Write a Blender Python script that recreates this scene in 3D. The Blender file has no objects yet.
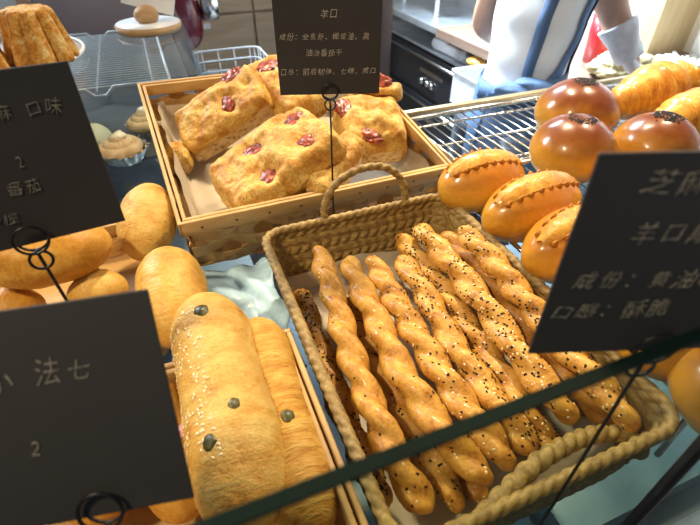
import bpy, bmesh, math, random
from mathutils import Vector, Matrix, Euler, noise
R = math.radians
PI = math.pi
random.seed(7)
C = bpy.context.scene.collection
scene = bpy.context.scene

# ---------------------------------------------------------------- camera
CAM_H = 0.395
PITCH, YAW = R(39.3), R(21.8)
FPX = 465.0
cd = bpy.data.cameras.new('camera')
cam = bpy.data.objects.new('camera', cd)
C.objects.link(cam)
cam.location = (0, 0, CAM_H)
cam.rotation_euler = (PI/2 - PITCH, 0, -YAW)
cd.sensor_width = 36.0
cd.lens = FPX/700*36.0
cd.clip_start = 0.01
cd.dof.use_dof = True
cd.dof.focus_distance = 0.47
cd.dof.aperture_fstop = 11.0
scene.camera = cam

# ---------------------------------------------------------------- world, lights, exposure
w = bpy.data.worlds.new('world'); scene.world = w; w.use_nodes = True
bg = w.node_tree.nodes['Background']
bg.inputs[0].default_value = (0.80, 0.87, 1.0, 1); bg.inputs[1].default_value = 0.16
def area(name, loc, target, size, power, col, spread=180):
    l = bpy.data.lights.new(name, 'AREA'); l.shape = 'DISK'; l.size = size; l.energy = power; l.color = col
    l.spread = R(spread)
    o = bpy.data.objects.new(name, l); C.objects.link(o)
    o.location = loc
    o.rotation_euler = (Vector(target)-Vector(loc)).to_track_quat('-Z', 'Y').to_euler()
    o['kind'] = 'helper'
    return o
WARM = (1.0, 0.80, 0.52)
area('ceiling_spot_light', (-0.75, 0.05, 1.25), (0.12, 0.45, 0), 0.14, 2.3, WARM, 75)
area('ceiling_spot_light', (0.55, 1.15, 1.40), (0.3, 0.45, 0), 0.14, 5.0, WARM, 75)
area('ceiling_spot_light', (1.25, 0.80, 1.40), (0.6, 0.4, 0), 0.14, 3.0, WARM, 75)
area('window_daylight', (0.9, 2.7, 1.5), (1.5, 1.5, -0.2), 0.9, 84, (0.70, 0.86, 1.0), 72)
area('window_daylight', (-1.2, 2.6, 1.4), (0.0, 1.0, 0.0), 0.8, 52, (0.82, 0.91, 1.0))
vs = scene.view_settings
vs.view_transform = 'Standard'; vs.look = 'None'; vs.gamma = 1.0; vs.use_curve_mapping = False
vs.exposure = 0.36

# ---------------------------------------------------------------- helpers
_fw = Vector((math.sin(YAW)*math.cos(PITCH), math.cos(YAW)*math.cos(PITCH), -math.sin(PITCH)))
_rt = Vector((math.cos(YAW), -math.sin(YAW), 0))
_up = _rt.cross(_fw)
def ray(px, py): return _fw + _rt*((px-350)/FPX) + _up*((262.5-py)/FPX)
def at(px, py, z):                       # photo pixel -> the point at height z
    r = ray(px, py); t = (z-CAM_H)/r.z
    return Vector((r.x*t, r.y*t, z))
def at_y(px, py, y):
    r = ray(px, py); t = y/r.y
    return Vector((r.x*t, y, CAM_H+r.z*t))
def at_depth(px, py, d):
    r = ray(px, py)*d
    return Vector((r.x, r.y, r.z+CAM_H))

def obj(name, bm, mat, parent=None, smooth=True, kind=None, mats=None):
    me = bpy.data.meshes.new(name)
    bm.normal_update()
    bm.to_mesh(me); bm.free()
    for m in (mats or [mat]): me.materials.append(m)
    if smooth:
        for p in me.polygons: p.use_smooth = True
    o = bpy.data.objects.new(name, me); C.objects.link(o)
    if parent is not None: o.parent = parent
    if kind: o['kind'] = kind
    return o
def tag(o, label, cat, group=None, kind=None):
    o['label'] = label; o['category'] = cat
    if group: o['group'] = group
    if kind: o['kind'] = kind
    return o
def thing(name, label, cat, loc=(0, 0, 0), rot=(0, 0, 0), group=None):
    o = bpy.data.objects.new(name, None); C.objects.link(o)
    o.empty_display_size = 0.02
    o.location = loc; o.rotation_euler = rot
    return tag(o, label, cat, group)
def struct(name, bm, mat, smooth=False):
    return obj(name, bm, mat, None, smooth, 'structure')
def dup(root, label=None):
    r = root.copy(); C.objects.link(r)
    if label: r['label'] = label
    for ch in list(root.children):
        c = ch.copy(); C.objects.link(c); c.parent = r
        for g in ch.children:
            d = g.copy(); C.objects.link(d); d.parent = c
    return r

def NB(): return bmesh.new()
def box(bm, lo, hi, bevel=0.0, mat=0, M=None):
    lo = Vector(lo); hi = Vector(hi)
    r = bmesh.ops.create_cube(bm, size=1.0)
    vs_ = r['verts']
    for v in vs_:
        v.co = Vector((lo[i]+(v.co[i]+0.5)*(hi[i]-lo[i]) for i in range(3)))
    if bevel > 0:
        es = list({e for v in vs_ for e in v.link_edges})
        rr = bmesh.ops.bevel(bm, geom=es, offset=bevel, segments=2, affect='EDGES', profile=0.5)
        vs_ = list({v for f in rr['faces'] for v in f.verts} | {v for v in vs_ if v.is_valid})
    for f in {f for v in vs_ for f in v.link_faces}: f.material_index = mat
    if M is not None:
        for v in vs_: v.co = M @ v.co
    return bm
def catmull(pts, n):
    pts = [Vector(p) for p in pts]
    if len(pts) == 2:
        return [pts[0].lerp(pts[1], i/n) for i in range(n+1)]
    P = [pts[0]*2-pts[1]] + pts + [pts[-1]*2-pts[-2]]
    segs = len(pts)-1
    fine = []
    for i in range(segs):
        p0, p1, p2, p3 = P[i:i+4]
        for k in range(24):
            t = k/24
            fine.append(0.5*((2*p1)+(p2-p0)*t+(2*p0-5*p1+4*p2-p3)*t*t+(3*p1-p0-3*p2+p3)*t**3))
    fine.append(pts[-1])
    L = [0]
    for a, b in zip(fine, fine[1:]): L.append(L[-1]+(b-a).length)
    out = []; j = 0
    for i in range(n+1):
        s = L[-1]*i/n
        while j < len(L)-2 and L[j+1] < s: j += 1
        d = L[j+1]-L[j]
        out.append(fine[j].lerp(fine[j+1], 0 if d == 0 else (s-L[j])/d))
    return out
def frames(pts, up=Vector((0, 0, 1)), closed=False):
    out = []
    n = len(pts)
    for i in range(n):
        a = pts[(i-1) % n] if (closed or i > 0) else pts[0]
        b = pts[(i+1) % n] if (closed or i < n-1) else pts[-1]
        t = (b-a).normalized()
        s = t.cross(up)
        if s.length < 1e-4: s = t.cross(Vector((0.3, 1, 0.1)))
        s.normalize(); u = s.cross(t).normalized()
        out.append((t, s, u))
    return out
def sweep(bm, pts, rad, nseg=12, closed=False, up=Vector((0, 0, 1)), cap=True, mat=0):
    """rad(i, phi) -> (radius) ; rings in the frame (side, up)"""
    fr = frames(pts, up, closed); n = len(pts); rings = []
    for i, p in enumerate(pts):
        t, s, u = fr[i]; ring = []
        for k in range(nseg):
            a = 2*PI*k/nseg
            r = rad(i, a) if callable(rad) else rad
            ring.append(bm.verts.new(p+(s*math.cos(a)+u*math.sin(a))*r))
        rings.append(ring)
    m = n if closed else n-1
    for i in range(m):
        A, B = rings[i], rings[(i+1) % n]
        for k in range(nseg):
            f = bm.faces.new((A[k], A[(k+1) % nseg], B[(k+1) % nseg], B[k])); f.material_index = mat
    if cap and not closed:
        f = bm.faces.new(list(reversed(rings[0]))); f.material_index = mat
        f = bm.faces.new(rings[-1]); f.material_index = mat
    return bm
def tube(bm, pts, r, n=8, res=None, closed=False):
    if not closed and len(pts) > 2: pts = catmull(pts, res or 8*len(pts))
    return sweep(bm, [Vector(p) for p in pts], r, n, closed)
def rope(bm, pts, r, pitch, lobes=3, nseg=18, closed=False, depth=0.30, steps=None):
    """a plaited / twisted cord along pts"""
    pts = [Vector(p) for p in pts]
    L = [0]
    for a, b in zip(pts, pts[1:]): L.append(L[-1]+(b-a).length)
    tot = L[-1]
    if closed:
        tot += (pts[0]-pts[-1]).length
        pitch = tot/max(1, round(tot/pitch*lobes))*lobes
    def rad(i, a):
        return r*(1-depth+depth*abs(math.cos(lobes*0.5*(a-2*PI*L[i]/pitch)))**0.6)
    return sweep(bm, pts, rad, nseg, closed)
def lump(bm, size, sub=4, nz=0.04, nscale=2.0, seed=0, flat=None, fn=None, M=None, squircle=2.0, mat=0):
    """a bread shaped lump: superellipsoid with noise; flat = z (fraction) below which the bottom is flat"""
    r = bmesh.ops.create_icosphere(bm, subdivisions=sub, radius=1.0)
    S = Vector(size); off = Vector((seed*3.7, seed*1.3, seed*2.1))
    for v in r['verts']:
        d = v.co.normalized()
        k = (abs(d.x)**squircle+abs(d.y)**squircle+abs(d.z)**squircle)**(-1/squircle)
        p = d*k
        p *= 1+nz*noise.noise(d*nscale+off)+nz*0.4*noise.noise(d*nscale*3+off)
        if fn: p = fn(p)
        if flat is not None and p.z < flat: p.z = flat+(p.z-flat)*0.12
        q = Vector((p.x*S.x, p.y*S.y, p.z*S.z))
        v.co = M @ q if M is not None else q
    for f in {f for v in r['verts'] for f in v.link_faces}: f.material_index = mat
    return bm
def frame_matrix(o, x, n):
    x = Vector(x).normalized(); n = Vector(n); y = n.cross(x).normalized(); z = x.cross(y)
    M = Matrix((x, y, z)).transposed().to_4x4(); M.translation = Vector(o)
    return M

# ---------------------------------------------------------------- materials
def mat(name):
    m = bpy.data.materials.new(name); m.use_nodes = True
    nt = m.node_tree; b = nt.nodes['Principled BSDF']
    return m, nt, b
def N(nt, t, **kw):
    n = nt.nodes.new(t)
    for k, v in kw.items():
        if k in n.inputs: n.inputs[k].default_value = v
        else: setattr(n, k, v)
    return n
def ramp(nt, fac, stops, interp='LINEAR'):
    r = nt.nodes.new('ShaderNodeValToRGB'); r.color_ramp.interpolation = interp
    while len(r.color_ramp.elements) > 1: r.color_ramp.elements.remove(r.color_ramp.elements[0])
    for i, (p, c) in enumerate(stops):
        e = r.color_ramp.elements[0] if i == 0 else r.color_ramp.elements.new(p)
        e.position = p; e.color = c if len(c) == 4 else (*c, 1)
    nt.links.new(fac, r.inputs[0]); return r
def mixc(nt, fac, a, b, mode='MIX'):
    m = nt.nodes.new('ShaderNodeMix'); m.data_type = 'RGBA'; m.blend_type = mode
    for i, x in ((0, fac), (6, a), (7, b)):
        if hasattr(x, 'is_linked'): nt.links.new(x, m.inputs[i])
        elif i == 0: m.inputs[0].default_value = x
        else: m.inputs[i].default_value = (*x, 1) if len(x) == 3 else x
    return m.outputs[2]
def plain(name, col, rough=0.5, metal=0.0, nscale=None, namt=0.1, bump=0.0, coat=0.0, spec=None):
    m, nt, b = mat(name)
    b.inputs['Roughness'].default_value = rough; b.inputs['Metallic'].default_value = metal
    b.inputs['Coat Weight'].default_value = coat
    if spec is not None: b.inputs['Specular IOR Level'].default_value = spec
    tc = N(nt, 'ShaderNodeTexCoord')
    nz = N(nt, 'ShaderNodeTexNoise', Scale=nscale or 20.0, Detail=4.0)
    nt.links.new(tc.outputs['Object'], nz.inputs['Vector'])
    lo = tuple(max(0, c*(1-namt)) for c in col); hi = tuple(min(1, c*(1+namt)) for c in col)
    r = ramp(nt, nz.outputs['Fac'], [(0.3, lo), (0.7, hi)])
    nt.links.new(r.outputs[0], b.inputs['Base Color'])
    if bump:
        bp = N(nt, 'ShaderNodeBump', Strength=bump, Distance=0.002)
        nt.links.new(nz.outputs['Fac'], bp.inputs['Height']); nt.links.new(bp.outputs[0], b.inputs['Normal'])
    return m
def crust(name, stops, scale=25.0, rough=0.5, coat=0.0, bump=0.25, zgrad=None, fleck=None, fleck_scale=500, fine=160, stretch=(1, 1, 1), distort=0.6, sss=0.0):
    """baked crust: blotchy golden browns; zgrad=(z0,z1,col,amount) browns the baked top; fleck=(colour, threshold)"""
    m, nt, b = mat(name)
    b.inputs['Roughness'].default_value = rough; b.inputs['Coat Weight'].default_value = coat
    b.inputs['Coat Roughness'].default_value = 0.10
    b.inputs['Specular IOR Level'].default_value = 0.3
    tc = N(nt, 'ShaderNodeTexCoord'); mp = N(nt, 'ShaderNodeMapping')
    mp.inputs['Scale'].default_value = stretch
    nt.links.new(tc.outputs['Object'], mp.inputs['Vector'])
    oi = N(nt, 'ShaderNodeObjectInfo')
    ad = N(nt, 'ShaderNodeVectorMath', operation='ADD')
    sc = N(nt, 'ShaderNodeVectorMath', operation='SCALE'); sc.inputs['Scale'].default_value = 7.0
    cx = N(nt, 'ShaderNodeCombineXYZ')
    for i in range(3): nt.links.new(oi.outputs['Random'], cx.inputs[i])
    nt.links.new(cx.outputs[0], sc.inputs[0])
    nt.links.new(mp.outputs[0], ad.inputs[0]); nt.links.new(sc.outputs[0], ad.inputs[1])
    n1 = N(nt, 'ShaderNodeTexNoise', Scale=scale*2.0, Detail=6.0, Roughness=0.6, Distortion=distort)
    n2 = N(nt, 'ShaderNodeTexNoise', Scale=float(fine)*2.2, Detail=4.0, Roughness=0.65)
    for n in (n1, n2): nt.links.new(ad.outputs[0], n.inputs['Vector'])
    mx = N(nt, 'ShaderNodeMath', operation='MULTIPLY_ADD'); mx.inputs[1].default_value = 0.35
    nt.links.new(n2.outputs['Fac'], mx.inputs[0])
    m2 = N(nt, 'ShaderNodeMath', operation='MULTIPLY_ADD'); m2.inputs[1].default_value = 0.75; m2.inputs[2].default_value = -0.05
    nt.links.new(n1.outputs['Fac'], m2.inputs[0]); nt.links.new(m2.outputs[0], mx.inputs[2])
    col = ramp(nt, mx.outputs[0], [(0.5+(p-0.5)*0.6, (c[0]*0.94, c[1]*0.98, c[2]*0.85)) for p, c in stops]).outputs[0]
    if zgrad:
        z0, z1, c, amt = zgrad
        sp = N(nt, 'ShaderNodeSeparateXYZ'); nt.links.new(tc.outputs['Object'], sp.inputs[0])
        mr = N(nt, 'ShaderNodeMapRange'); mr.interpolation_type = 'SMOOTHSTEP'
        mr.inputs['From Min'].default_value = z0; mr.inputs['From Max'].default_value = z1; mr.inputs['To Max'].default_value = amt
        a3 = N(nt, 'ShaderNodeMath', operation='MULTIPLY_ADD'); a3.inputs[1].default_value = (z1-z0)*1.1
        nt.links.new(n1.outputs['Fac'], a3.inputs[0]); 
        s3 = N(nt, 'ShaderNodeMath', operation='SUBTRACT'); s3.inputs[1].default_value = (z1-z0)*0.55
        nt.links.new(sp.outputs[2], s3.inputs[0]); nt.links.new(s3.outputs[0], a3.inputs[2])
        nt.links.new(a3.outputs[0], mr.inputs['Value'])
        col = mixc(nt, mr.outputs[0], col, c)
    if fleck:
        v = N(nt, 'ShaderNodeTexVoronoi', Scale=float(fleck_scale)); nt.links.new(ad.outputs[0], v.inputs['Vector'])
        rr = ramp(nt, v.outputs['Distance'], [(0.0, (1, 1, 1)), (fleck[1], (1, 1, 1)), (fleck[1]+0.06, (0, 0, 0))])
        g = ramp(nt, n1.outputs['Fac'], [(0.42, (0, 0, 0)), (0.58, (1, 1, 1))])
        f = N(nt, 'ShaderNodeMath', operation='MULTIPLY'); nt.links.new(rr.outputs[0], f.inputs[0]); nt.links.new(g.outputs[0], f.inputs[1])
        col = mixc(nt, f.outputs[0], col, fleck[0])
    nt.links.new(col, b.inputs['Base Color'])
    if bump:
        bp = N(nt, 'ShaderNodeBump', Strength=bump, Distance=0.004)
        nt.links.new(mx.outputs[0], bp.inputs['Height']); nt.links.new(bp.outputs[0], b.inputs['Normal'])
    if sss:
        b.inputs['Subsurface Weight'].default_value = sss; b.inputs['Subsurface Radius'].default_value = (0.006, 0.003, 0.001); b.inputs['Subsurface Scale'].default_value = 1.0
    return m
def wood(name, c0, c1, scale=(4, 60, 60), rough=0.55, bump=0.15):
    m, nt, b = mat(name); b.inputs['Roughness'].default_value = rough
    tc = N(nt, 'ShaderNodeTexCoord'); mp = N(nt, 'ShaderNodeMapping'); mp.inputs['Scale'].default_value = scale
    nt.links.new(tc.outputs['Object'], mp.inputs['Vector'])
    nz = N(nt, 'ShaderNodeTexNoise', Scale=1.0, Detail=6.0, Roughness=0.6, Distortion=0.5)
    nt.links.new(mp.outputs[0], nz.inputs['Vector'])
    r = ramp(nt, nz.outputs['Fac'], [(0.28, c0), (0.72, c1)])
    nt.links.new(r.outputs[0], b.inputs['Base Color'])
    bp = N(nt, 'ShaderNodeBump', Strength=bump, Distance=0.001)
    nt.links.new(nz.outputs['Fac'], bp.inputs['Height']); nt.links.new(bp.outputs[0], b.inputs['Normal'])
    return m
def glass(name, tint, refl=1.0, rough=0.0, ior=1.5):
    m = bpy.data.materials.new(name); m.use_nodes = True; nt = m.node_tree
    nt.nodes.remove(nt.nodes['Principled BSDF'])
    out = nt.nodes['Material Output']
    t = N(nt, 'ShaderNodeBsdfTransparent'); t.inputs[0].default_value = (*tint, 1)
    g = N(nt, 'ShaderNodeBsdfGlossy'); g.inputs['Roughness'].default_value = rough
    fr = N(nt, 'ShaderNodeFresnel'); fr.inputs['IOR'].default_value = ior
    gm = N(nt, 'ShaderNodeNewGeometry')
    fb = N(nt, 'ShaderNodeMath', operation='SUBTRACT'); fb.inputs[0].default_value = refl
    nt.links.new(gm.outputs['Backfacing'], fb.inputs[1])
    fb.use_clamp = True
    ml = N(nt, 'ShaderNodeMath', operation='MULTIPLY')
    nt.links.new(fr.outputs[0], ml.inputs[0]); nt.links.new(fb.outputs[0], ml.inputs[1])
    mx = N(nt, 'ShaderNodeMixShader')
    nt.links.new(ml.outputs[0], mx.inputs[0]); nt.links.new(t.outputs[0], mx.inputs[1]); nt.links.new(g.outputs[0], mx.inputs[2])
    nt.links.new(mx.outputs[0], out.inputs['Surface'])
    return m
def translucent(name, col, alpha=0.6, rough=0.4):
    m, nt, b = mat(name)
    b.inputs['Base Color'].default_value = (*col, 1); b.inputs['Roughness'].default_value = rough
    b.inputs['Alpha'].default_value = alpha
    tc = N(nt, 'ShaderNodeTexCoord'); nz = N(nt, 'ShaderNodeTexNoise', Scale=30.0, Detail=4.0)
    nt.links.new(tc.outputs['Object'], nz.inputs['Vector'])
    r = ramp(nt, nz.outputs['Fac'], [(0.3, tuple(c*0.85 for c in col)), (0.7, col)])
    nt.links.new(r.outputs[0], b.inputs['Base Color'])
    return m

M_TWIST = crust('twist_crust', [(0.2, (0.26, 0.085, 0.012)), (0.42, (0.50, 0.215, 0.035)), (0.6, (0.64, 0.32, 0.065)), (0.85, (0.74, 0.44, 0.12))], scale=28, rough=0.42, bump=0.35, fine=190, coat=0.1)
M_TWIST_DARK = crust('dark_twist_crust', [(0.2, (0.15, 0.045, 0.008)), (0.45, (0.34, 0.13, 0.02)), (0.65, (0.50, 0.22, 0.04)), (0.85, (0.62, 0.32, 0.075))], scale=28, rough=0.42, bump=0.35, fine=190, coat=0.1)  # darker browns, used for one upper twist and the whole bottom layer
M_SEEDB = plain('black_sesame', (0.010, 0.008, 0.007), 0.6, spec=0.15)
M_SEEDW = plain('white_sesame', (0.80, 0.60, 0.32), 0.4)
M_BUN = crust('glazed_bun_crust', [(0.25, (0.54, 0.22, 0.018)), (0.5, (0.64, 0.29, 0.030)), (0.8, (0.73, 0.38, 0.06))], scale=9, rough=0.3, coat=0.4, bump=0.05, zgrad=(0.020, 0.070, (0.16, 0.034, 0.004), 0.98), fine=70)
M_OVAL = crust('oval_roll_crust', [(0.25, (0.55, 0.22, 0.018)), (0.5, (0.68, 0.32, 0.035)), (0.8, (0.76, 0.42, 0.07))], scale=10, rough=0.32, coat=0.35, bump=0.15, zgrad=(0.02, 0.060, (0.45, 0.135, 0.010), 0.8), fine=90)
M_OVALTOP = crust('oval_roll_split', [(0.25, (0.52, 0.18, 0.018)), (0.5, (0.68, 0.30, 0.04)), (0.8, (0.78, 0.44, 0.10))], scale=30, rough=0.28, coat=0.35, bump=0.6, fine=120)
M_OVALTIP = crust('toasted_tip', [(0.3, (0.36, 0.11, 0.010)), (0.7, (0.58, 0.24, 0.03))], scale=60, rough=0.35, coat=0.3)
M_FOC = crust('focaccia_crust', [(0.2, (0.30, 0.10, 0.014)), (0.42, (0.52, 0.24, 0.04)), (0.6, (0.66, 0.40, 0.12)), (0.85, (0.74, 0.51, 0.20))], scale=16, rough=0.55, coat=0.0, bump=0.7, fleck=((0.05, 0.035, 0.012), 0.2), fleck_scale=300, fine=110)
M_TOM = plain('roasted_tomato', (0.24, 0.035, 0.010), 0.35, nscale=110, namt=0.8, bump=0.9, coat=0.15)
M_LOAF = crust('pale_loaf_crust', [(0.2, (0.36, 0.13, 0.018)), (0.40, (0.60, 0.31, 0.065)), (0.62, (0.66, 0.41, 0.125)), (0.85, (0.74, 0.52, 0.21))], scale=13, rough=0.5, bump=0.6, fine=150, stretch=(1, 1.6, 1))
M_STREAK = crust('streaky_loaf_crust', [(0.2, (0.36, 0.13, 0.015)), (0.42, (0.58, 0.27, 0.045)), (0.62, (0.68, 0.38, 0.09)), (0.85, (0.76, 0.50, 0.17))], scale=22, rough=0.5, bump=0.9, fine=120, stretch=(0.6, 2.6, 0.6))
M_ROLL = crust('soft_roll_crust', [(0.2, (0.48, 0.20, 0.03)), (0.5, (0.66, 0.35, 0.075)), (0.8, (0.76, 0.49, 0.17))], scale=12, rough=0.45, bump=0.3, fine=150)
M_ROLLB = crust('browned_roll_crust', [(0.2, (0.44, 0.16, 0.02)), (0.5, (0.62, 0.29, 0.045)), (0.8, (0.73, 0.42, 0.11))], scale=12, rough=0.42, bump=0.3, fine=150)
M_OLIVE = plain('green_olive', (0.085, 0.075, 0.016), 0.4, nscale=110, namt=0.7, bump=0.6)
M_CROI = crust('croissant_crust', [(0.2, (0.36, 0.10, 0.008)), (0.45, (0.60, 0.23, 0.02)), (0.65, (0.72, 0.35, 0.045)), (0.85, (0.80, 0.48, 0.10))], scale=20, rough=0.36, coat=0.25, bump=0.6, fine=110, stretch=(2.2, 0.7, 0.7))
M_PAND = crust('sugared_cake_crust', [(0.22, (0.36, 0.115, 0.015)), (0.42, (0.56, 0.22, 0.035)), (0.58, (0.70, 0.38, 0.10)), (0.78, (0.82, 0.66, 0.42))], scale=38, rough=0.75, bump=0.4, fine=90)
M_CINN = crust('pale_roll_dough', [(0.3, (0.52, 0.34, 0.20)), (0.6, (0.66, 0.46, 0.30)), (0.8, (0.72, 0.55, 0.40))], scale=30, rough=0.5)
M_HAM = plain('pink_ham', (0.62, 0.24, 0.17), 0.4, nscale=60, namt=0.3)
M_STEEL = plain('bright_steel', (0.72, 0.70, 0.66), 0.22, 1.0, nscale=40, namt=0.08)
M_FOIL = plain('crinkled_foil', (0.82, 0.83, 0.85), 0.18, 1.0, nscale=90, bump=0.8)
M_BLACKW = plain('black_wire', (0.012, 0.012, 0.013), 0.35, 0.4)
M_CARD = plain('black_card', (0.036, 0.034, 0.034), 0.55, nscale=6, namt=0.25, spec=0.35)
M_CHALK = plain('chalk', (0.46, 0.43, 0.36), 0.9, nscale=600, namt=0.5)
M_CHALK2 = plain('faint_chalk', (0.22, 0.205, 0.17), 0.9, nscale=600, namt=0.5)
M_WOODB = wood('pine_splint', (0.42, 0.23, 0.07), (0.64, 0.41, 0.16), (14, 14, 90))
M_WOODC = wood('darker_splint', (0.30, 0.145, 0.035), (0.50, 0.28, 0.085), (60, 60, 14))
M_NAIL = plain('dark_nail', (0.05, 0.035, 0.025), 0.5, 0.6)
M_PAPER = translucent('greaseproof_paper', (0.66, 0.57, 0.43), 0.82, 0.6)
M_DECK = glass('counter_glass', (0.90, 0.95, 0.96), 1.0)
M_CASE = glass('case_glass', (0.95, 0.98, 0.985), 0.9)
M_PANE = glass('guard_glass', (0.79, 0.82, 0.76), 0.12)
M_EDGE = plain('dark_green_glass_edge', (0.002, 0.008, 0.005), 0.6, nscale=12, namt=0.3, spec=0.08)

# ---------------------------------------------------------------- the room
FL = -1.1
bm = NB(); box(bm, (-3, -0.6, FL-0.05), (2.35, 3.75, FL)); struct('floor', bm, plain('grey_floor_tile', (0.34, 0.33, 0.32), 0.45, nscale=3))
bm = NB(); box(bm, (-3, 3.7, FL), (2.35, 3.8, 1.7)); struct('wall_back', bm, plain('wall_paint', (0.62, 0.60, 0.56), 0.8, nscale=2))
bm = NB(); box(bm, (2.25, -0.6, FL), (2.35, 3.7, 1.7)); struct('wall_right', bm, plain('white_wall_paint', (0.86, 0.86, 0.85), 0.7, nscale=2, namt=0.04))

# display counter with a glass top ---------------------------------
M_CAB = plain('counter_laminate', (0.10, 0.10, 0.11), 0.5, nscale=4)
M_SHELF = plain('daylight_blue_shelf', (0.15, 0.20, 0.25), 0.4, 0.0, nscale=7, namt=0.35)  # the blue cast of daylight is mixed into the shelf colour
ctr = thing('display_counter', 'long glass-topped bakery display counter under all the baskets', 'counter', (0, 0, FL))
o = obj('cabinet_body', box(box(NB(), (-0.9, 0.05, 0), (1.12, 0.70, 0.80)), (-0.9, 0.70, 0), (0.10, 1.95, 0.80)), M_CAB, ctr, False)
o = obj('inner_shelf', box(box(NB(), (-0.9, 0.065, 0.80), (1.12, 0.695, 0.812)), (-0.9, 0.70, 0.80), (0.10, 1.94, 0.812)), M_SHELF, ctr, False)
o = obj('glass_top', box(box(NB(), (-0.9, 0.05, 1.092), (1.12, 0.70, 1.10)), (-0.9, 0.70, 1.092), (0.10, 1.95, 1.10)), M_DECK, ctr, False)
obj('back_rail', box(NB(), (0.355, 0.684, 1.172), (1.12, 0.698, 1.190), 0.003), plain('brass_tinted_rail', (0.50, 0.42, 0.28), 0.35, 0.8), ctr)
for x in (0.36, 0.74, 1.11):
    obj('rail_bracket', box(NB(), (x-0.005, 0.686, 1.100), (x+0.005, 0.696, 1.172), 0.001), M_STEEL, ctr)
for x in (-0.88, 0.33, 1.10):
    obj('rail_post', box(NB(), (x-0.008, 0.66, 0.81), (x+0.008, 0.68, 1.092), 0.002), M_STEEL, ctr)
obj('shelf_edge', box(NB(), (-0.9, 0.052, 0.80), (1.12, 0.064, 0.84), 0.002), M_STEEL, ctr)

# front glass guard -------------------------------------------------
gd = thing('glass_guard', 'clear upright glass guard with a dark green top edge along the counter front', 'glass panel', (0, 0, 0))
obj('glass_pane', box(NB(), (-0.5, 0.0480, 0.0006), (0.95, 0.0520, 0.2860)), M_PANE, gd, False)
obj('joint_strip', box(NB(), (0.2155, 0.0465, 0.0006), (0.2185, 0.0535, 0.2860), 0.0008), M_BLACKW, gd)
obj('polished_edge', box(NB(), (-0.5, 0.0480, 0.2860), (0.95, 0.0520, 0.2872)), M_EDGE, gd, False)

# ---------------------------------------------------------------- braided basket of twists
M_STRAW, nt, b = mat('plaited_seagrass')
b.inputs['Roughness'].default_value = 0.6
tc = N(nt, 'ShaderNodeTexCoord'); nz = N(nt, 'ShaderNodeTexNoise', Scale=110.0, Detail=5.0, Roughness=0.7)
mp = N(nt, 'ShaderNodeMapping'); mp.inputs['Scale'].default_value = (1, 1, 2.5)
nt.links.new(tc.outputs['Object'], mp.inputs[0]); nt.links.new(mp.outputs[0], nz.inputs['Vector'])
r = ramp(nt, nz.outputs['Fac'], [(0.3, (0.13, 0.075, 0.018)), (0.5, (0.27, 0.17, 0.045)), (0.7, (0.45, 0.31, 0.10))])
nt.links.new(r.outputs[0], b.inputs['Base Color'])
def rounded_rect(x0, y0, x1, y1, r, step):
    pts = []
    def line(a, b):
        n = max(1, int((Vector(b)-Vector(a)).length/step))
        for i in range(n): pts.append(Vector(a).lerp(Vector(b), i/n))
    def arc(cx, cy, a0):
        n = max(3, int(r*PI/2/step))
        for i in range(n):
            a = a0+PI/2*i/n; pts.append(Vector((cx+r*math.cos(a), cy+r*math.sin(a))))
    line((x0+r, y0), (x1-r, y0)); arc(x1-r, y0+r, -PI/2)
    line((x1, y0+r), (x1, y1-r)); arc(x1-r, y1-r, 0)
    line((x1-r, y1), (x0+r, y1)); arc(x0+r, y1-r, PI/2)
    line((x0, y1-r), (x0, y0+r)); arc(x0+r, y0+r, PI)
    return pts
bk = thing('seagrass_basket', 'plaited seagrass basket with two rope handles holding the seeded bread twists', 'basket', (0.182, 0.256, 0))
BX0, BX1, BY0, BY1, BH = -0.1165, 0.1165, -0.1715, 0.1735, 0.088       # rim outline around the basket centre
def basket_wall(shell):
    bm = NB(); rows = 56; base = rounded_rect(BX0, BY0, BX1, BY1, 0.022, 0.0022)
    n = len(base); L = [0]
    for i in range(n): L.append(L[-1]+(base[(i+1) % n]-base[i]).length)
    tot = L[-1]; k = round(tot/0.013)/tot
    rings = []
    for j in range(rows+1):
        h = j/rows; z = 0.001+h*(BH-0.001); ring = []
        ins = 0.014*(1-h)
        for i, p in enumerate(base):
            row = int(h*7.999); fr_ = h*8-row
            s = 1 if row % 2 else -1
            t = (L[i]*k + s*fr_*0.55 + 0.5*(row % 2)) % 1.0
            hgt = max(0, math.sin(PI*t))**0.8*(0.35+0.65*math.sin(PI*min(max(fr_, 0), 1))**0.7)
            q = Vector((p.x*(1-ins/abs(BX1)), p.y*(1-ins/abs(BY1))))
            nn = Vector((base[(i+1) % n].y-base[i-1].y, -(base[(i+1) % n].x-base[i-1].x))).normalized()
            d = (0.0030*hgt+0.0005) if shell > 0 else -(0.0030*hgt+0.0005)
            ring.append(bm.verts.new((q.x+nn.x*d, q.y+nn.y*d, z)))
        rings.append(ring)
    for A, B in zip(rings, rings[1:]):
        for i in range(n):
            f = (A[i], A[(i+1) % n], B[(i+1) % n], B[i])
            bm.faces.new(f if shell > 0 else f[::-1])
    return bm
bmw = basket_wall(1); me2 = basket_wall(-1)
tmp = bpy.data.meshes.new('t'); me2.to_mesh(tmp); me2.free(); bmw.from_mesh(tmp); bpy.data.meshes.remove(tmp)
obj('woven_wall', bmw, M_STRAW, bk)
obj('base_mat', box(NB(), (BX0+0.012, BY0+0.012, 0.001), (BX1-0.012, BY1-0.012, 0.005), 0.001), M_STRAW, bk)
rim = [Vector((p.x, p.y, BH+0.001)) for p in rounded_rect(BX0, BY0, BX1, BY1, 0.022, 0.0022)]
obj('braided_rim', rope(NB(), rim, 0.0052, 0.030, 3, 16, True, 0.35), M_STRAW, bk)
def to_b(p): return Vector(p)-Vector((0.182, 0.256, 0))
yb = BY1
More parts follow.
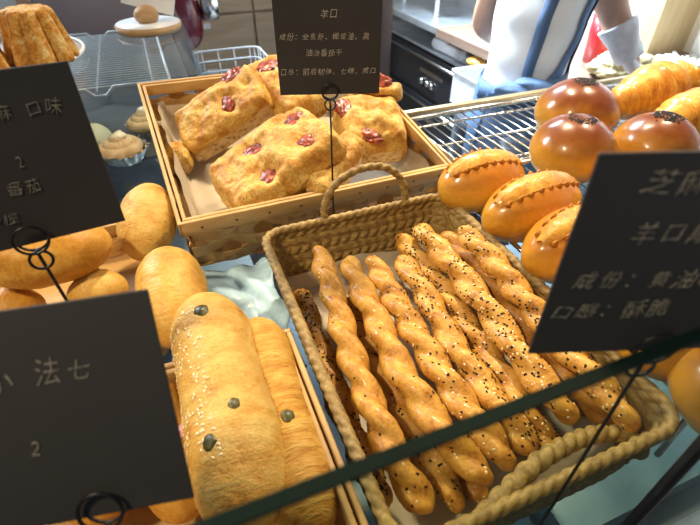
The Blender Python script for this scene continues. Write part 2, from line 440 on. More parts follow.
hp = [Vector((-0.040, yb, 0.078)), Vector((-0.040, yb+0.004, 0.105)), Vector((-0.024, yb+0.006, 0.132)), Vector((0.006, yb+0.006, 0.144)), Vector((0.038, yb+0.006, 0.139)), Vector((0.060, yb+0.004, 0.115)), Vector((0.064, yb, 0.078))]
obj('rope_handle', rope(NB(), catmull(hp, 110), 0.0048, 0.024, 2, 14, False, 0.4), M_STRAW, bk)
yf = BY0
hp = [at_y(474, 527, .0846), at_y(505, 493, .0930), at_y(545, 457, .102), at_y(588, 436, .108), at_y(620, 434, .104), at_y(637, 443, .093), at_y(640, 451, .0850)]
hp = [to_b(p) for p in hp]
obj('rope_handle', rope(NB(), catmull(hp, 110), 0.0070, 0.026, 2, 16, False, 0.4), M_STRAW, bk)
# paper liner inside: a crumpled sheet that climbs the walls
def liner(x0, x1, y0, y1, z, rise, seed, flare=0.0, amp=0.004):
    bm = NB(); nx, ny = 40, 52; V = []
    for j in range(ny+1):
        row = []
        for i in range(nx+1):
            u, v = i/nx, j/ny
            m = 0.12
            def fold(t, a, b):
                lo, hi = a, b
                if t < m: return lo-(m-t)/m*flare, (m-t)/m
                if t > 1-m: return hi+(t-1+m)/m*flare, (t-1+m)/m
                return lo+(hi-lo)*(t-m)/(1-2*m), 0
            x, du = fold(u, x0, x1); y, dv = fold(v, y0, y1)
            h = max(du, dv)
            zz = z+rise*h*(0.8+0.35*noise.noise(Vector((u*3, v*3, seed))))
            a = amp*noise.noise(Vector((u*9, v*9, seed+4)))
            row.append(bm.verts.new((x+a*h, y+a*h, zz+abs(a)*0.8)))
        V.append(row)
    for j in range(ny):
        for i in range(nx): bm.faces.new((V[j][i], V[j][i+1], V[j+1][i+1], V[j+1][i]))
    return bm
obj_l = obj('paper_liner', liner(0.182+BX0+0.022, 0.182+BX1-0.022, 0.256+BY0+0.022, 0.256+BY1-0.022, 0.008, 0.030, 3.3, 0.008, 0.004), M_PAPER)
tag(obj_l, 'sheet of cream greaseproof paper lining the plaited twist basket', 'paper')

# ---------------------------------------------------------------- bread twists
def seeds_mesh(bm, spots, size):
    for p, nrm in spots:
        q = nrm.to_track_quat('Z', 'Y').to_matrix().to_4x4() @ Matrix.Rotation(random.random()*PI*2, 4, 'Z')
        s = size*random.uniform(0.8, 1.2)
        a, b_, c = 0.5*s, 0.31*s, 0.16*s
        T = Matrix.Translation(p) @ q
        ring = [(a, 0, 0), (a*0.45, b_, 0), (-a*0.5, b_*0.75, 0), (-a, 0, 0), (-a*0.5, -b_*0.75, 0), (a*0.45, -b_, 0)]
        vs_ = [bm.verts.new(T @ Vector(v)) for v in ring]
        t = bm.verts.new(T @ Vector((0, 0, c))); u = bm.verts.new(T @ Vector((0, 0, -c)))
        for i in range(6):
            bm.faces.new((vs_[i], vs_[(i+1) % 6], t)); bm.faces.new((vs_[(i+1) % 6], vs_[i], u))
TW_GROUP = 'seeded bread twists in the plaited basket'
def twist(pix, label, r=0.0125, pitch=0.084, black=120, white=60, dark=False, seed=0, phase=0.0, dense=None):
    """pix: (px, py, z) along the stick's axis"""
    r *= 1.10; pitch *= (0.92, 1.25, 1.0, 1.35, 1.1)[seed % 5]
    pts = catmull([at(*p) for p in pix], 120)
    base = pts[0].copy(); base.z = min(p.z for p in pts)-r
    t = thing('bread_twist', label, 'bread', base, (0, 0, 0), TW_GROUP)
    pts = [p-base for p in pts]
    L = [0]
    for a, b in zip(pts, pts[1:]): L.append(L[-1]+(b-a).length)
    n = len(pts)
    def rad(i, a):
        s = L[i]; e = min(s, L[-1]-s)
        tw = 2*PI*s/pitch+0.6*noise.noise(Vector((s*7, seed, 0)))+phase
        psi = a-tw
        d, q = 0.34*r, 0.655*r
        val = 0
        for sg in (1, -1):
            c = sg*d*math.cos(psi); disc = q*q-(d*math.sin(psi))**2
            if disc > 0: val = max(val, c+math.sqrt(disc))
        val = max(val, 0.60*r)
        val *= 1+0.11*noise.noise(Vector((s*30, seed*2.3, a*0.3)))+0.05*noise.noise(Vector((s*90, math.cos(a), math.sin(a)+seed)))
        val *= math.sqrt(max(0.02, 1-(1-min(1, e/(1.1*r)))**2))*(0.84+0.16*min(1, e/0.05))
        return val
    bm = NB(); sweep(bm, pts, rad, 22)
    fr = frames(pts)
    def spots(cnt):
        out = []
        while len(out) < cnt:
            i = random.randrange(3, n-3); a = random.uniform(-0.25, PI+0.25)
            if noise.noise(Vector((L[i]*22, a*0.9, seed+9)))+ (0.45 if dense is None else dense(L[i]/L[-1])) < random.random()*0.55: continue
            tt, s, u = fr[i]; nv = s*math.cos(a)+u*math.sin(a)
            out.append((pts[i]+nv*(rad(i, a)+0.0001), nv))
        return out
    sb, sw = spots(black), spots(white)
    obj('dough_stick', bm, M_TWIST_DARK if dark else M_TWIST, t)
    b1 = NB(); seeds_mesh(b1, sb, 0.0031)
    obj('black_sesame_seeds', b1, M_SEEDB, t, False, 'stuff')
    if white:
        b2 = NB(); seeds_mesh(b2, sw, 0.0029)
        obj('white_sesame_seeds', b2, M_SEEDW, t, False, 'stuff')
    return t
ZT, ZM, ZB = 0.066, 0.045, 0.022
twist([(300, 290, .035), (318, 345, .036), (339, 400, .034), (366, 465, .03), (388, 508, .028)], 'heavily seeded bread twist lying deepest along the left wall of the plaited basket', black=330, white=40, seed=1)
twist([(318, 248, .074), (334, 300, .07), (350, 352, .066), (372, 407, .064), (388, 445, .062), (405, 478, .058), (432, 512, .05)], 'pale plain bread twist standing highest at the left with a bare rounded tip', r=.0128, black=26, white=16, seed=2, phase=.6, dense=lambda s: .6 if s > .82 else .1)
twist([(345, 300, .040), (362, 335, .04), (381, 372, .04), (401, 412, .04), (432, 460, .038), (462, 512, .034)], 'half hidden bread twist lying low between the two pale twists on the left', black=110, white=70, seed=3, phase=1.4)
twist([(347, 258, .074), (362, 292, .07), (380, 328, .068), (399, 370, .067), (427, 410, .066), (455, 447, .062), (492, 484, .054)], 'pale smooth bread twist with few seeds, second of the tall ones from the left', r=.0132, black=16, white=14, seed=4, phase=2.2)
twist([(371, 257, .074), (388, 290, .07), (410, 325, .068), (432, 360, .068), (463, 405, .066), (490, 440, .062), (513, 470, .054)], 'golden bread twist lightly sprinkled with black seeds in the middle of the plaited basket', r=.0130, black=75, white=60, seed=5, phase=.2)
twist([(398, 258, .070), (418, 284, .066), (440, 322, .064), (458, 352, .064), (488, 392, .062), (508, 418, .058), (534, 455, .048)], 'bread twist with a dark seeded tip and broad spiral bands, middle right of the basket', r=.0130, black=190, white=60, seed=6, phase=1.8)
twist([(397, 236, .060), (422, 262, .056), (448, 298, .054), (474, 336, .054), (504, 380, .052), (530, 420, .05), (556, 450, .04)], 'toasted bread twist crusted with mixed seeds, tucked between two longer twists', r=.0125, black=260, white=150, seed=7, phase=.9)
twist([(417, 226, .080), (440, 252, .080), (464, 280, .080), (496, 320, .078), (522, 358, .074), (546, 388, .070), (576, 424, .058)], 'long bread twist thick with black and white seeds, highest of those at the right', r=.0135, black=240, white=190, seed=8, phase=2.6)
twist([(443, 234, .066), (470, 262, .066), (492, 288, .066), (512, 314, .066), (538, 345, .064), (574, 382, .060), (612, 424, .052)], 'smooth dark golden bread twist without seeds, second in from the right wall', r=.0135, black=4, white=4, seed=9, phase=.3, dark=True)
twist([(459, 229, .100), (478, 246, .098), (497, 266, .096), (518, 292, .092), (552, 333, .086), (592, 376, .080), (636, 432, .068)], 'bread twist lying along the right wall of the plaited basket, seeded at its tip', r=.0125, black=120, white=90, seed=10, phase=1.1)
# lower layer, seen between the others
for k, (a, b_, lab) in enumerate((((420, 420), (486, 500), 'short end of a bread twist peeking out near the front handle, left side'),
                                  ((500, 400), (566, 452), 'bread twist in the bottom layer showing its seeded end below the glass edge'),
                                  ((552, 372), (618, 440), 'plain bread twist in the bottom layer near the right front corner'),
                                  ((350, 330), (420, 470), 'bread twist at the bottom of the basket under the pale left twists'))):
    A, B = at(*a, .022), at(*b_, .022)
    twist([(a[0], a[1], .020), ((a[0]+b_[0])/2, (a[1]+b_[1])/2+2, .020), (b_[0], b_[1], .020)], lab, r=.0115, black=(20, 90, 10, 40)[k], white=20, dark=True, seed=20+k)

# ---------------------------------------------------------------- splint wood baskets
def splint_basket(name, label, W, D, H, rot, loc, vstep=0.045, rows=3, band=0.021, flare=0.008):
    """woven splint basket: W x D outline at the rim, height H, built around its front-left bottom... centre at (0,0)"""
    t = thing(name, label, 'basket', loc, rot)
    th = 0.0016
    def wall(L, place):
        bm = NB(); hs = (H-band-0.004)/rows
        for rr in range(rows):
            zc = 0.003+hs*(rr+0.5); hh = hs*0.42
            n = max(20, int(L/0.006)); prev = None
            for i in range(n+1):
                s = -L/2+L*i/n
                off = 0.0046*math.cos(PI*s/vstep)*(1 if rr % 2 else -1)
                cur = [bm.verts.new(place(s, zc+a*hh, off+b_*th/2)) for a, b_ in ((-1, -1), (-1, 1), (1, 1), (1, -1))]
                if prev:
                    for k in range(4): bm.faces.new((prev[k], prev[(k+1) % 4], cur[(k+1) % 4], cur[k]))
                prev = cur
        nv = int(L/vstep)
        for i in range(-(nv//2), nv//2+1):
            s0 = i*vstep
            if abs(s0) > L/2-0.006: continue
            n = 24; prev = None
            for j in range(n+1):
                z = 0.001+(H-0.006)*j/n
                rr = (z-0.003)/hs-0.5
                off = -0.0046*math.cos(PI*rr)*(-1)**(i)
                if z > H-band: off = 0
                cur = [bm.verts.new(place(s0+a*0.0125, z, off+b_*th/2)) for a, b_ in ((-1, -1), (-1, 1), (1, 1), (1, -1))]
                if prev:
                    for k in range(4):
                        f = bm.faces.new((prev[k], prev[(k+1) % 4], cur[(k+1) % 4], cur[k])); f.material_index = 1
                prev = cur
        return bm
    def fl(z): return flare*(1-z/H)
    sides = (('F', W, lambda s, z, o: Vector((s*(1-2*fl(z)/W), -D/2+fl(z)-o, z))), ('B', W, lambda s, z, o: Vector((s*(1-2*fl(z)/W), D/2-fl(z)+o, z))),
             ('L', D, lambda s, z, o: Vector((-W/2+fl(z)-o, s*(1-2*fl(z)/D), z))), ('R', D, lambda s, z, o: Vector((W/2-fl(z)+o, s*(1-2*fl(z)/D), z))))
    for k, L, pl in sides:
        obj('woven_side', wall(L, pl), M_WOODB, t, False, None, [M_WOODB, M_WOODC])
    zb = H-band
    e = 0.0055
    for k in (1, -1):
        obj('rim_band', box(NB(), (-W/2-e, k*(D/2+0.001) if k > 0 else -D/2-e, zb), (W/2+e, D/2+e if k > 0 else -D/2-0.001, H), 0.001), M_WOODB, t)
        obj('rim_band', box(NB(), (k*(W/2+0.001) if k > 0 else -W/2-e, -D/2-e, zb), (W/2+e if k > 0 else -W/2-0.001, D/2+e, H-0.0005), 0.001), M_WOODB, t)
        obj('inner_band', box(NB(), (-W/2+0.001, D/2-e if k > 0 else -D/2+0.001, zb+0.003), (W/2-0.001, D/2-0.001 if k > 0 else -D/2+e, H-0.001), 0.001), M_WOODB, t)
        obj('inner_band', box(NB(), (W/2-e if k > 0 else -W/2+0.001, -D/2+e, zb+0.003), (W/2-0.001 if k > 0 else -W/2+e, D/2-e, H-0.001), 0.001), M_WOODB, t)
    nb = int(W/0.042)
    for i in range(nb+1):
        s = -W/2+0.02+(W-0.04)*i/nb
        bm = NB(); lump(bm, (0.0016, 0.0008, 0.0016), 2, 0); bmesh.ops.translate(bm, verts=bm.verts, vec=(s, -D/2-e, H-0.011)); obj('nail', bm, M_NAIL, t)
    nb = int(D/0.05)
    for i in range(nb+1):
        s = -D/2+0.02+(D-0.04)*i/nb
        bm = NB(); lump(bm, (0.0008, 0.0016, 0.0016), 2, 0); bmesh.ops.translate(bm, verts=bm.verts, vec=(-W/2-e, s, H-0.011)); obj('nail', bm, M_NAIL, t)
    obj('base_board', box(NB(), (-W/2+flare, -D/2+flare, 0.0005), (W/2-flare, D/2-flare, 0.004)), M_WOODB, t, False)
    return t
# focaccia basket, its back propped up on a wedge so that it leans towards the customer
TILT = R(9.6)
FW, FD, FH = 0.366, 0.330, 0.0915
fl_bottom = Vector((0.1655, 0.5035, 0.002))         # middle of the front bottom edge
FROT = (TILT, R(1.2), R(2.7))
cen = fl_bottom+Euler(FROT).to_matrix() @ Vector((0, FD/2, 0))
splint_basket('splint_basket', 'woven pine splint basket leaning forward, filled with focaccia slabs', FW, FD, FH, FROT, cen)
bm = NB()
vsx = [(-0.12, 0.055, 0.0), (0.12, 0.055, 0.0), (0.12, 0.20, 0.0), (-0.12, 0.20, 0.0), (-0.12, 0.055, 0.006), (0.12, 0.055, 0.006), (0.12, 0.20, 0.030), (-0.12, 0.20, 0.030)]
vv = [bm.verts.new(v) for v in vsx]
for f in ((3, 2, 1, 0), (4, 5, 6, 7), (0, 1, 5, 4), (1, 2, 6, 5), (2, 3, 7, 6), (3, 0, 4, 7)): bm.faces.new([vv[i] for i in f])
o = obj('riser_wedge', bm, M_WOODB, None, False); o.location = (0.1655, 0.5035, 0.001)
tag(o, 'low wooden wedge propping up the back of the focaccia basket', 'riser')
o = obj('paper_liner', liner(-FW/2+0.03, FW/2-0.03, -FD/2+0.03, FD/2-0.03, 0.009, 0.072, 8.1, 0.016, 0.008), M_PAPER)
o.location = cen; o.rotation_euler = FROT
tag(o, 'crumpled translucent paper lining the focaccia basket', 'paper')

# ---------------------------------------------------------------- focaccia slabs
M_CRUMB, nt, b = mat('open_crumb')
b.inputs['Roughness'].default_value = 0.7
tc = N(nt, 'ShaderNodeTexCoord')
v = N(nt, 'ShaderNodeTexVoronoi', Scale=95.0); v2 = N(nt, 'ShaderNodeTexNoise', Scale=160.0, Detail=5.0)
nd = N(nt, 'ShaderNodeTexNoise', Scale=45.0, Detail=2.0)
ad = N(nt, 'ShaderNodeVectorMath', operation='MULTIPLY_ADD'); ad.inputs[1].default_value = (0.02, 0.02, 0.02)
nt.links.new(nd.outputs['Color'], ad.inputs[0]); nt.links.new(tc.outputs['Object'], ad.inputs[2])
nt.links.new(ad.outputs[0], v.inputs['Vector']); nt.links.new(tc.outputs['Object'], v2.inputs['Vector']); nt.links.new(tc.outputs['Object'], nd.inputs['Vector'])
mm = N(nt, 'ShaderNodeMath', operation='MULTIPLY'); nt.links.new(v.outputs['Distance'], mm.inputs[0]); nt.links.new(v2.outputs['Fac'], mm.inputs[1])
r = ramp(nt, mm.outputs[0], [(0.06, (0.34, 0.19, 0.07)), (0.16, (0.62, 0.42, 0.19)), (0.4, (0.78, 0.60, 0.34))])
nt.links.new(r.outputs[0], b.inputs['Base Color'])
bp = N(nt, 'ShaderNodeBump', Strength=0.9, Distance=0.004); nt.links.new(mm.outputs[0], bp.inputs['Height']); nt.links.new(bp.outputs[0], b.inputs['Normal'])
FOC_GROUP = 'focaccia slabs in the pine basket'
def slab(label, a, b_, c, thick, tomatoes=(), cuts=('S',), seed=0, puff=0.008, dents=()):
    """a->b the long edge, b->c the short edge of the top face; thick below it. tomatoes/dents in (u,v) 0..1 of the top face"""
    a, b_, c = Vector(a), Vector(b_), Vector(c)
    ux = (b_-a); L = ux.length; ux.normalize()
    vy = (c-b_); vy -= ux*vy.dot(ux); Wd = vy.length; vy.normalize()
    nz_ = ux.cross(vy)
    sgn = 1
    if nz_.z < 0: nz_ = -nz_; sgn = -1
    o0 = a+ux*L/2+vy*Wd/2-nz_*thick
    M = Matrix((ux, vy*1.0, nz_)).transposed().to_4x4(); M.translation = o0
    t = thing('focaccia_slab', label, 'bread', (0, 0, 0), (0, 0, 0), FOC_GROUP)
    if sgn < 0:
        # keep the frame right handed: flip the local y axis
        M = Matrix((ux, -vy, nz_)).transposed().to_4x4(); M.translation = o0
    t.matrix_world = M
    fy = -1 if sgn < 0 else 1
    nx, ny = max(24, int(L/0.0022)), max(20, int(Wd/0.0022))
    bm = NB(); top = []
    holes = [(u, v, 0.0175, 0.0085) for u, v in tomatoes]+[(u, v, 0.012, 0.005) for u, v in dents]
    def edge(tx):                         # 0 at the rim to 1 inside
        return min(1, tx)
    def skin(u, v):
        x = (u-0.5)*L; y = (v-0.5)*Wd
        ex = min(u, 1-u)*L; ey = min(v, 1-v)*Wd
        r_ = 0.014
        e = min(ex, ey)
        rnd = 1-max(0, 1-e/r_)**2
        z = thick*(0.60+0.40*math.sqrt(max(0, rnd)))
        z += puff*math.sin(PI*u)*math.sin(PI*v)
        z += 0.0065*noise.noise(Vector((x*26, y*26, seed)))+0.0032*noise.noise(Vector((x*75, y*75, seed+2)))+0.0012*noise.noise(Vector((x*190, y*190, seed+3)))
        for hu, hv, hr, hd in holes:
            d2 = ((u-hu)*L)**2+((v-hv)*Wd)**2
            z -= hd*math.exp(-d2/(hr*hr))
            z += 0.0016*math.exp(-((math.sqrt(d2)-0.026)/0.007)**2)
        return z
    def outline(u, v):
        x = (u-0.5)*L; y = (v-0.5)*Wd
        cr = 0.16
        # round the corners in plan and roughen the edge
        du, dv = abs(u-0.5)*2, abs(v-0.5)*2
        k = 1-0.10*(du*dv)**4
        k *= 1+0.02*noise.noise(Vector((x*35, y*35, seed+5)))*max(du, dv)
        return x*k, y*k
    for j in range(ny+1):
        row = []
        for i in range(nx+1):
            u, v = i/nx, j/ny; x, y = outline(u, v)
            row.append(bm.verts.new((x, y*fy, skin(u, v))))
        top.append(row)
    for j in range(ny):
        for i in range(nx): bm.faces.new((top[j][i], top[j][i+1], top[j+1][i+1], top[j+1][i]))
    loop = [top[0][i] for i in range(nx+1)]+[top[j][nx] for j in range(1, ny+1)]+[top[ny][i] for i in range(nx-1, -1, -1)]+[top[j][0] for j in range(ny-1, 0, -1)]
    def which(v):
        return v
    prev = loop; m = len(loop); steps = 9
    zt = [v.co.z for v in loop]
    side_of = ['S']*(nx+1)+['E']*ny+['N']*nx+['W']*(ny-1)
    for s in range(1, steps+1):
        f = s/steps; cur = []
        for i, v in enumerate(loop):
            x, y = v.co.x, v.co.y
            cut = side_of[i] in cuts
            bul = (0.0 if cut else 0.004*math.sin(PI*f)) 
            pull = 1-(0.03 if f > 0.85 and not cut else 0)
            nn = Vector((x/(L/2), y/(Wd/2))); nn = nn/max(1e-6, nn.length)
            rg = 0.0022*noise.noise(Vector((x*70, y*70, f*4+seed)))-(0.0022*max(0, noise.noise(Vector((x*120, y*120, f*7+seed))))*2 if cut else 0)
            cur.append(bm.verts.new((x*pull+nn.x*(bul+rg*math.sin(PI*f)), y*pull+nn.y*(bul+rg*math.sin(PI*f)), zt[i]*(1-f))))
        for i in range(m):
            ff = bm.faces.new((prev[i], cur[i], cur[(i+1) % m], prev[(i+1) % m]))
            ff.material_index = 1 if side_of[i] in cuts and s > 1 else 0
        prev = cur
    bm.faces.new(prev)
    bmesh.ops.recalc_face_normals(bm, faces=bm.faces)
    obj('slab', bm, M_FOC, t, True, None, [M_FOC, M_CRUMB])
    for k, (u, v) in enumerate(tomatoes):
        x, y = outline(u, v)
        bm = NB(); lump(bm, (0.0200, 0.0140, 0.0052), 4, 0.40, 2.6, seed*5+k, M=Matrix.Rotation(random.uniform(-.6, .9), 4, 'Z'))
        bmesh.ops.translate(bm, verts=bm.verts, vec=(x, y*fy, skin(u, v)+0.0012))
        obj('tomato', bm, M_TOM, t)
    return t
slab('focaccia slab propped at the left back with one tomato and its open crumb facing front', (-0.001, 0.7585, 0.1178), (0.1285, 0.7424, 0.1913), (0.1382, 0.6642, 0.1571), .040, [(.62, .58), (.76, .10)], ('N',), 1, .003, [(.38, .4), (.85, .5)])
slab('focaccia slab at the very back behind the black sign with one tomato showing', (0.1227, 0.7558, 0.1779), (0.1927, 0.7732, 0.1922), (0.2303, 0.6532, 0.1546), .040, [(.42, .22), (.6, .75)], (), 2, .004)
slab('large focaccia slab in front with four roasted tomatoes', (0.0229, 0.6033, 0.0952), (0.1724, 0.6303, 0.1607), (0.1962, 0.5131, 0.1548), .040, [(.84, .24), (.76, .72), (.42, .28), (.36, .76)], (), 3, .006)
slab('focaccia slab wedged behind the four tomato slab with its crumb showing at front', (0.1343, 0.5026, 0.1102), (0.2222, 0.5822, 0.1301), (0.2506, 0.5534, 0.1195), .044, [], ('N', 'W'), 4, .003)
slab('puffy golden focaccia slab at the right end of the pine basket', (0.2225, 0.5801, 0.1087), (0.243, 0.6713, 0.1453), (0.3422, 0.6513, 0.1398), .048, [(.16, .42), (.72, .12)], ('W',), 5, .010, [(.6, .45), (.5, .8)])
slab('focaccia piece behind the puffy slab in the far right corner with a tomato on its edge', at(350, 96, .140), at(350, 80, .160), at(402, 88, .150), .036, [(.78, .62)], (), 6, .008)
slab('small focaccia corner lying low against the left wall of the pine basket', at(164, 160, .085), at(163, 138, .100), at(188, 132, .100), .03, [], ('W',), 7, .004)

# ---------------------------------------------------------------- wire rack with glazed buns (right)
RZ = 0.080
def wire_rack(name, label, x0, x1, y0, y1, z, axis, gap, foot, vpos, group=None, rr=0.0012, M_STEEL=M_STEEL):
    t = thing(name, label, 'wire rack', (0, 0, 0))
    def rim_side(a, b_, notch):
        a, b_ = Vector(a), Vector(b_)
        if notch is None: return [a, b_]
        d = (b_-a).normalized(); m = a.lerp(b_, notch)
        return [a, m-d*0.030, m-d*0.012+Vector((0, 0, -0.018)), m+d*0.012+Vector((0, 0, -0.018)), m+d*0.030, b_]
    c = [(x0, y0, z+0.004), (x1, y0, z+0.004), (x1, y1, z+0.004), (x0, y1, z+0.004)]
    for i in range(4):
        pts = rim_side(c[i], c[(i+1) % 4], vpos if i in (0, 2) else None)
        bm = NB(); sweep(bm, [Vector(p) for p in pts], 0.0030, 10, up=Vector((0, 0, 1)) ); obj('rim_rod', bm, M_STEEL, t)
    if axis == 'Y':
        n = int((x1-x0)/gap)
        first = None
        for i in range(1, n):
            x = x0+(x1-x0)*i/n
            if first is None:
                bm = NB(); sweep(bm, [Vector((0, y0, z)), Vector((0, y1, z))], rr, 6); first = obj('wire', bm, M_STEEL, t); first.location.x = x
            else:
                q = first.copy(); C.objects.link(q); q.location.x = x
        ys = [y0+(y1-y0)*f for f in (.12, .5, .88)]
        for y in ys:
            bm = NB(); sweep(bm, [Vector((x0, y, z-0.003)), Vector((x1, y, z-0.003))], 0.0022, 8); obj('cross_rod', bm, M_STEEL, t)
    else:
        n = int((y1-y0)/gap); first = None
        for i in range(1, n):
            y = y0+(y1-y0)*i/n
            if first is None:
                bm = NB(); sweep(bm, [Vector((x0, 0, z)), Vector((x1, 0, z))], rr, 6); first = obj('wire', bm, M_STEEL, t); first.location.y = y
            else:
                q = first.copy(); C.objects.link(q); q.location.y = y
        for f in (.12, .5, .88):
            x = x0+(x1-x0)*f
            bm = NB(); sweep(bm, [Vector((x, y0, z-0.003)), Vector((x, y1, z-0.003))], 0.0022, 8); obj('cross_rod', bm, M_STEEL, t)
    for (x, y) in ((x0+.01, y0+.01), (x1-.01, y0+.01), (x1-.01, y1-.01), (x0+.01, y1-.01)):
        bm = NB(); sweep(bm, [Vector((x, y, z)), Vector((x, y, foot))], 0.0028, 8); obj('leg', bm, M_STEEL, t)
    return t
wire_rack('wire_rack', 'rear steel wire rack under the glazed buns and croissants', 0.368, 1.06, 0.478, 0.672, RZ, 'Y', 0.0185, 0.001, 0.26)
wire_rack('wire_rack', 'nearer steel wire rack under the oval split rolls beside the plaited basket', 0.322, 1.06, 0.085, 0.470, RZ, 'Y', 0.0185, 0.001, 0.26)

def bun(px, py, label, r=0.062, h=0.080, seed=0, sesame=True, z=RZ+0.002):
    c = at(px, py, z)
    t = thing('glazed_bun', label, 'bread', c, (0, 0, random.uniform(0, 6)), 'glazed round buns on the wire rack')
    bm = NB()
    def fn(p):
        f = 1+0.05*(-p.z)
        return Vector((p.x*f, p.y*f, p.z))
    lump(bm, (r, r, h/1.62), 5, 0.02, 1.6, seed, -0.62, fn)
    bmesh.ops.translate(bm, verts=bm.verts, vec=(0, 0, 0.66*h/1.62))
    obj('bun_body', bm, M_BUN, t)
    if sesame:
        sp = []
        for k in range(260):
            a = random.uniform(0, 2*PI); q = 0.018*math.sqrt(random.random())*(1 if random.random() < .85 else 1.25)
            x, y = q*math.cos(a), q*math.sin(a)
            zz = 0.66*h/1.62+h/1.62*math.sqrt(1-(q/r)**2)
            sp.append((Vector((x, y, zz*1.0+0.0002)), Vector((x/r*.6, y/r*.6, 1)).normalized()))
        b1 = NB(); seeds_mesh(b1, sp, 0.0034); obj('black_sesame_patch', b1, M_SEEDB, t, False, 'stuff')
    return t
bun(570, 132, 'glazed sesame bun farthest back, in front of the worker apron', seed=1, r=.062, h=.080)
bun(566, 169, 'glazed sesame bun nearest of those fully visible on the wires', seed=2, r=.056, h=.074)
bun(645, 168, 'glazed sesame bun peeking over the upper edge of the large right sign', seed=3, r=.055, h=.076)
bun(628, 214, 'round glazed bun mostly hidden behind the left edge of the large right sign', seed=4, r=.050, h=.066)
bun(728, 412, 'glazed bun seen through the glass beyond the front right corner of the plaited basket', seed=5, r=.048, h=.062)
bun(654, 350, 'glazed bun under the large right sign just behind the plaited basket corner', seed=6, r=.044, h=.058)

def oval(px, py, label, ang, seed=0, L=0.072, Wd=0.038, h=0.062, z=RZ+0.002):
    c = at(px, py, z)
    t = thing('oval_roll', label, 'bread', c, (0, 0, ang), 'oval split rolls on the wire rack')
    bm = NB()
    def fn(p): return Vector((p.x, p.y*(1-0.12*p.x*p.x), p.z))
    lump(bm, (L, Wd, h/1.6), 5, 0.02, 1.6, seed, -0.6, fn)
    k0 = h/1.6; zc = 0.63*k0
    bmesh.ops.translate(bm, verts=bm.verts, vec=(0, 0, zc))
    obj('roll_body', bm, M_OVAL, t)
    # the opened split along the top
    bm = NB(); nx, ny = 50, 10; V = []
    def top(x, y):
        q = 1-(x/L)**2-(y/(Wd*(1-0.12*(x/L)**2)))**2
        return zc+k0*math.sqrt(max(0.0, q))
    for i in range(nx+1):
        x = -L*0.86+L*1.72*i/nx; hw = 0.0145*math.sqrt(max(0, 1-(x/(L*0.9))**2))+0.001
        row = []
        for j in range(ny+1):
            y = hw*(2*j/ny-1)
            bulge = 0.0035*(1-(2*j/ny-1)**2)
            row.append(bm.verts.new((x, y, top(x, y)+0.0006+bulge+0.0012*noise.noise(Vector((x*90, y*90, seed))))))
        V.append(row)
    for i in range(nx):
        for j in range(ny): bm.faces.new((V[i][j], V[i+1][j], V[i+1][j+1], V[i][j+1]))
    obj('split_top', bm, M_OVALTOP, t)
    # rows of little snipped points on both sides of the split
    for sgn in (1, -1):
        for i in range(9):
            x = -L*0.74+L*1.48*i/8; y = sgn*(0.0150*math.sqrt(max(0, 1-(x/(L*0.92))**2))+0.001)
            bm = NB(); bmesh.ops.create_cone(bm, cap_ends=True, segments=10, radius1=0.0038, radius2=0.0006, depth=0.0056)
            zt = top(x, y)
            for v in bm.verts:
                v.co.x *= 1.25
                v.co = Matrix.Rotation(-sgn*0.25, 3, 'X') @ v.co
            bmesh.ops.translate(bm, verts=bm.verts, vec=(x, y, zt+0.0016))
            obj('snipped_point', bm, M_OVALTIP if i % 1 == 0 else M_OVAL, t)
    return t
oval(478, 200, 'glossy oval split roll at the far end beside the focaccia basket corner', R(-3), 1, L=.058)
oval(527, 226, 'glossy oval split roll lying second in its row along the plaited basket', R(4), 2, L=.066)
oval(566, 262, 'glossy oval split roll half covered by the left edge of the large right sign', R(8), 3, L=.064)
oval(606, 306, 'oval split roll almost wholly hidden behind the large right sign', R(8), 4)

def croissant(pts, r, label, seed):
    P_ = catmull(pts, 150)
    base = Vector((sum(p.x for p in P_)/len(P_), sum(p.y for p in P_)/len(P_), RZ+0.002))
    t = thing('croissant', label, 'bread', base, (0, 0, 0), 'croissants on the wire rack')
    P_ = [p-base for p in P_]; n = len(P_)
    segs = 9
    def rad(i, a):
        s = i/(n-1)
        w_ = math.sin(PI*min(max(s, .0), 1))**0.75*0.86+0.14
        q = abs(s-0.5)*segs*1.0+0.10*math.sin(a*1.0+seed)
        saw = 1-(q % 1.0)
        return r*w_*(0.77+0.24*saw**0.7)*(1+0.04*noise.noise(Vector((s*14, math.cos(a)*1.5, math.sin(a)*1.5+seed))))*(1 if math.sin(a) > -0.4 else 0.9)*min(1, 6*min(s, 1-s)+0.25)
    bm = NB(); sweep(bm, P_, rad, 32)
    for v in bm.verts: v.co.z = max(v.co.z, 0.0)
    obj('pastry', bm, M_CROI, t)
    return t
croissant([at(600, 112, RZ+.030), at(632, 100, RZ+.042), at(660, 90, RZ+.046), at(700, 84, RZ+.034)], .046, 'croissant behind the buns, the farther one at the right edge', 1)
croissant([at(640, 132, RZ+.024), at(668, 125, RZ+.038), at(706, 118, RZ+.042), at(746, 125, RZ+.03)], .044, 'nearer croissant right behind the sesame bun, cut by the right edge', 2)

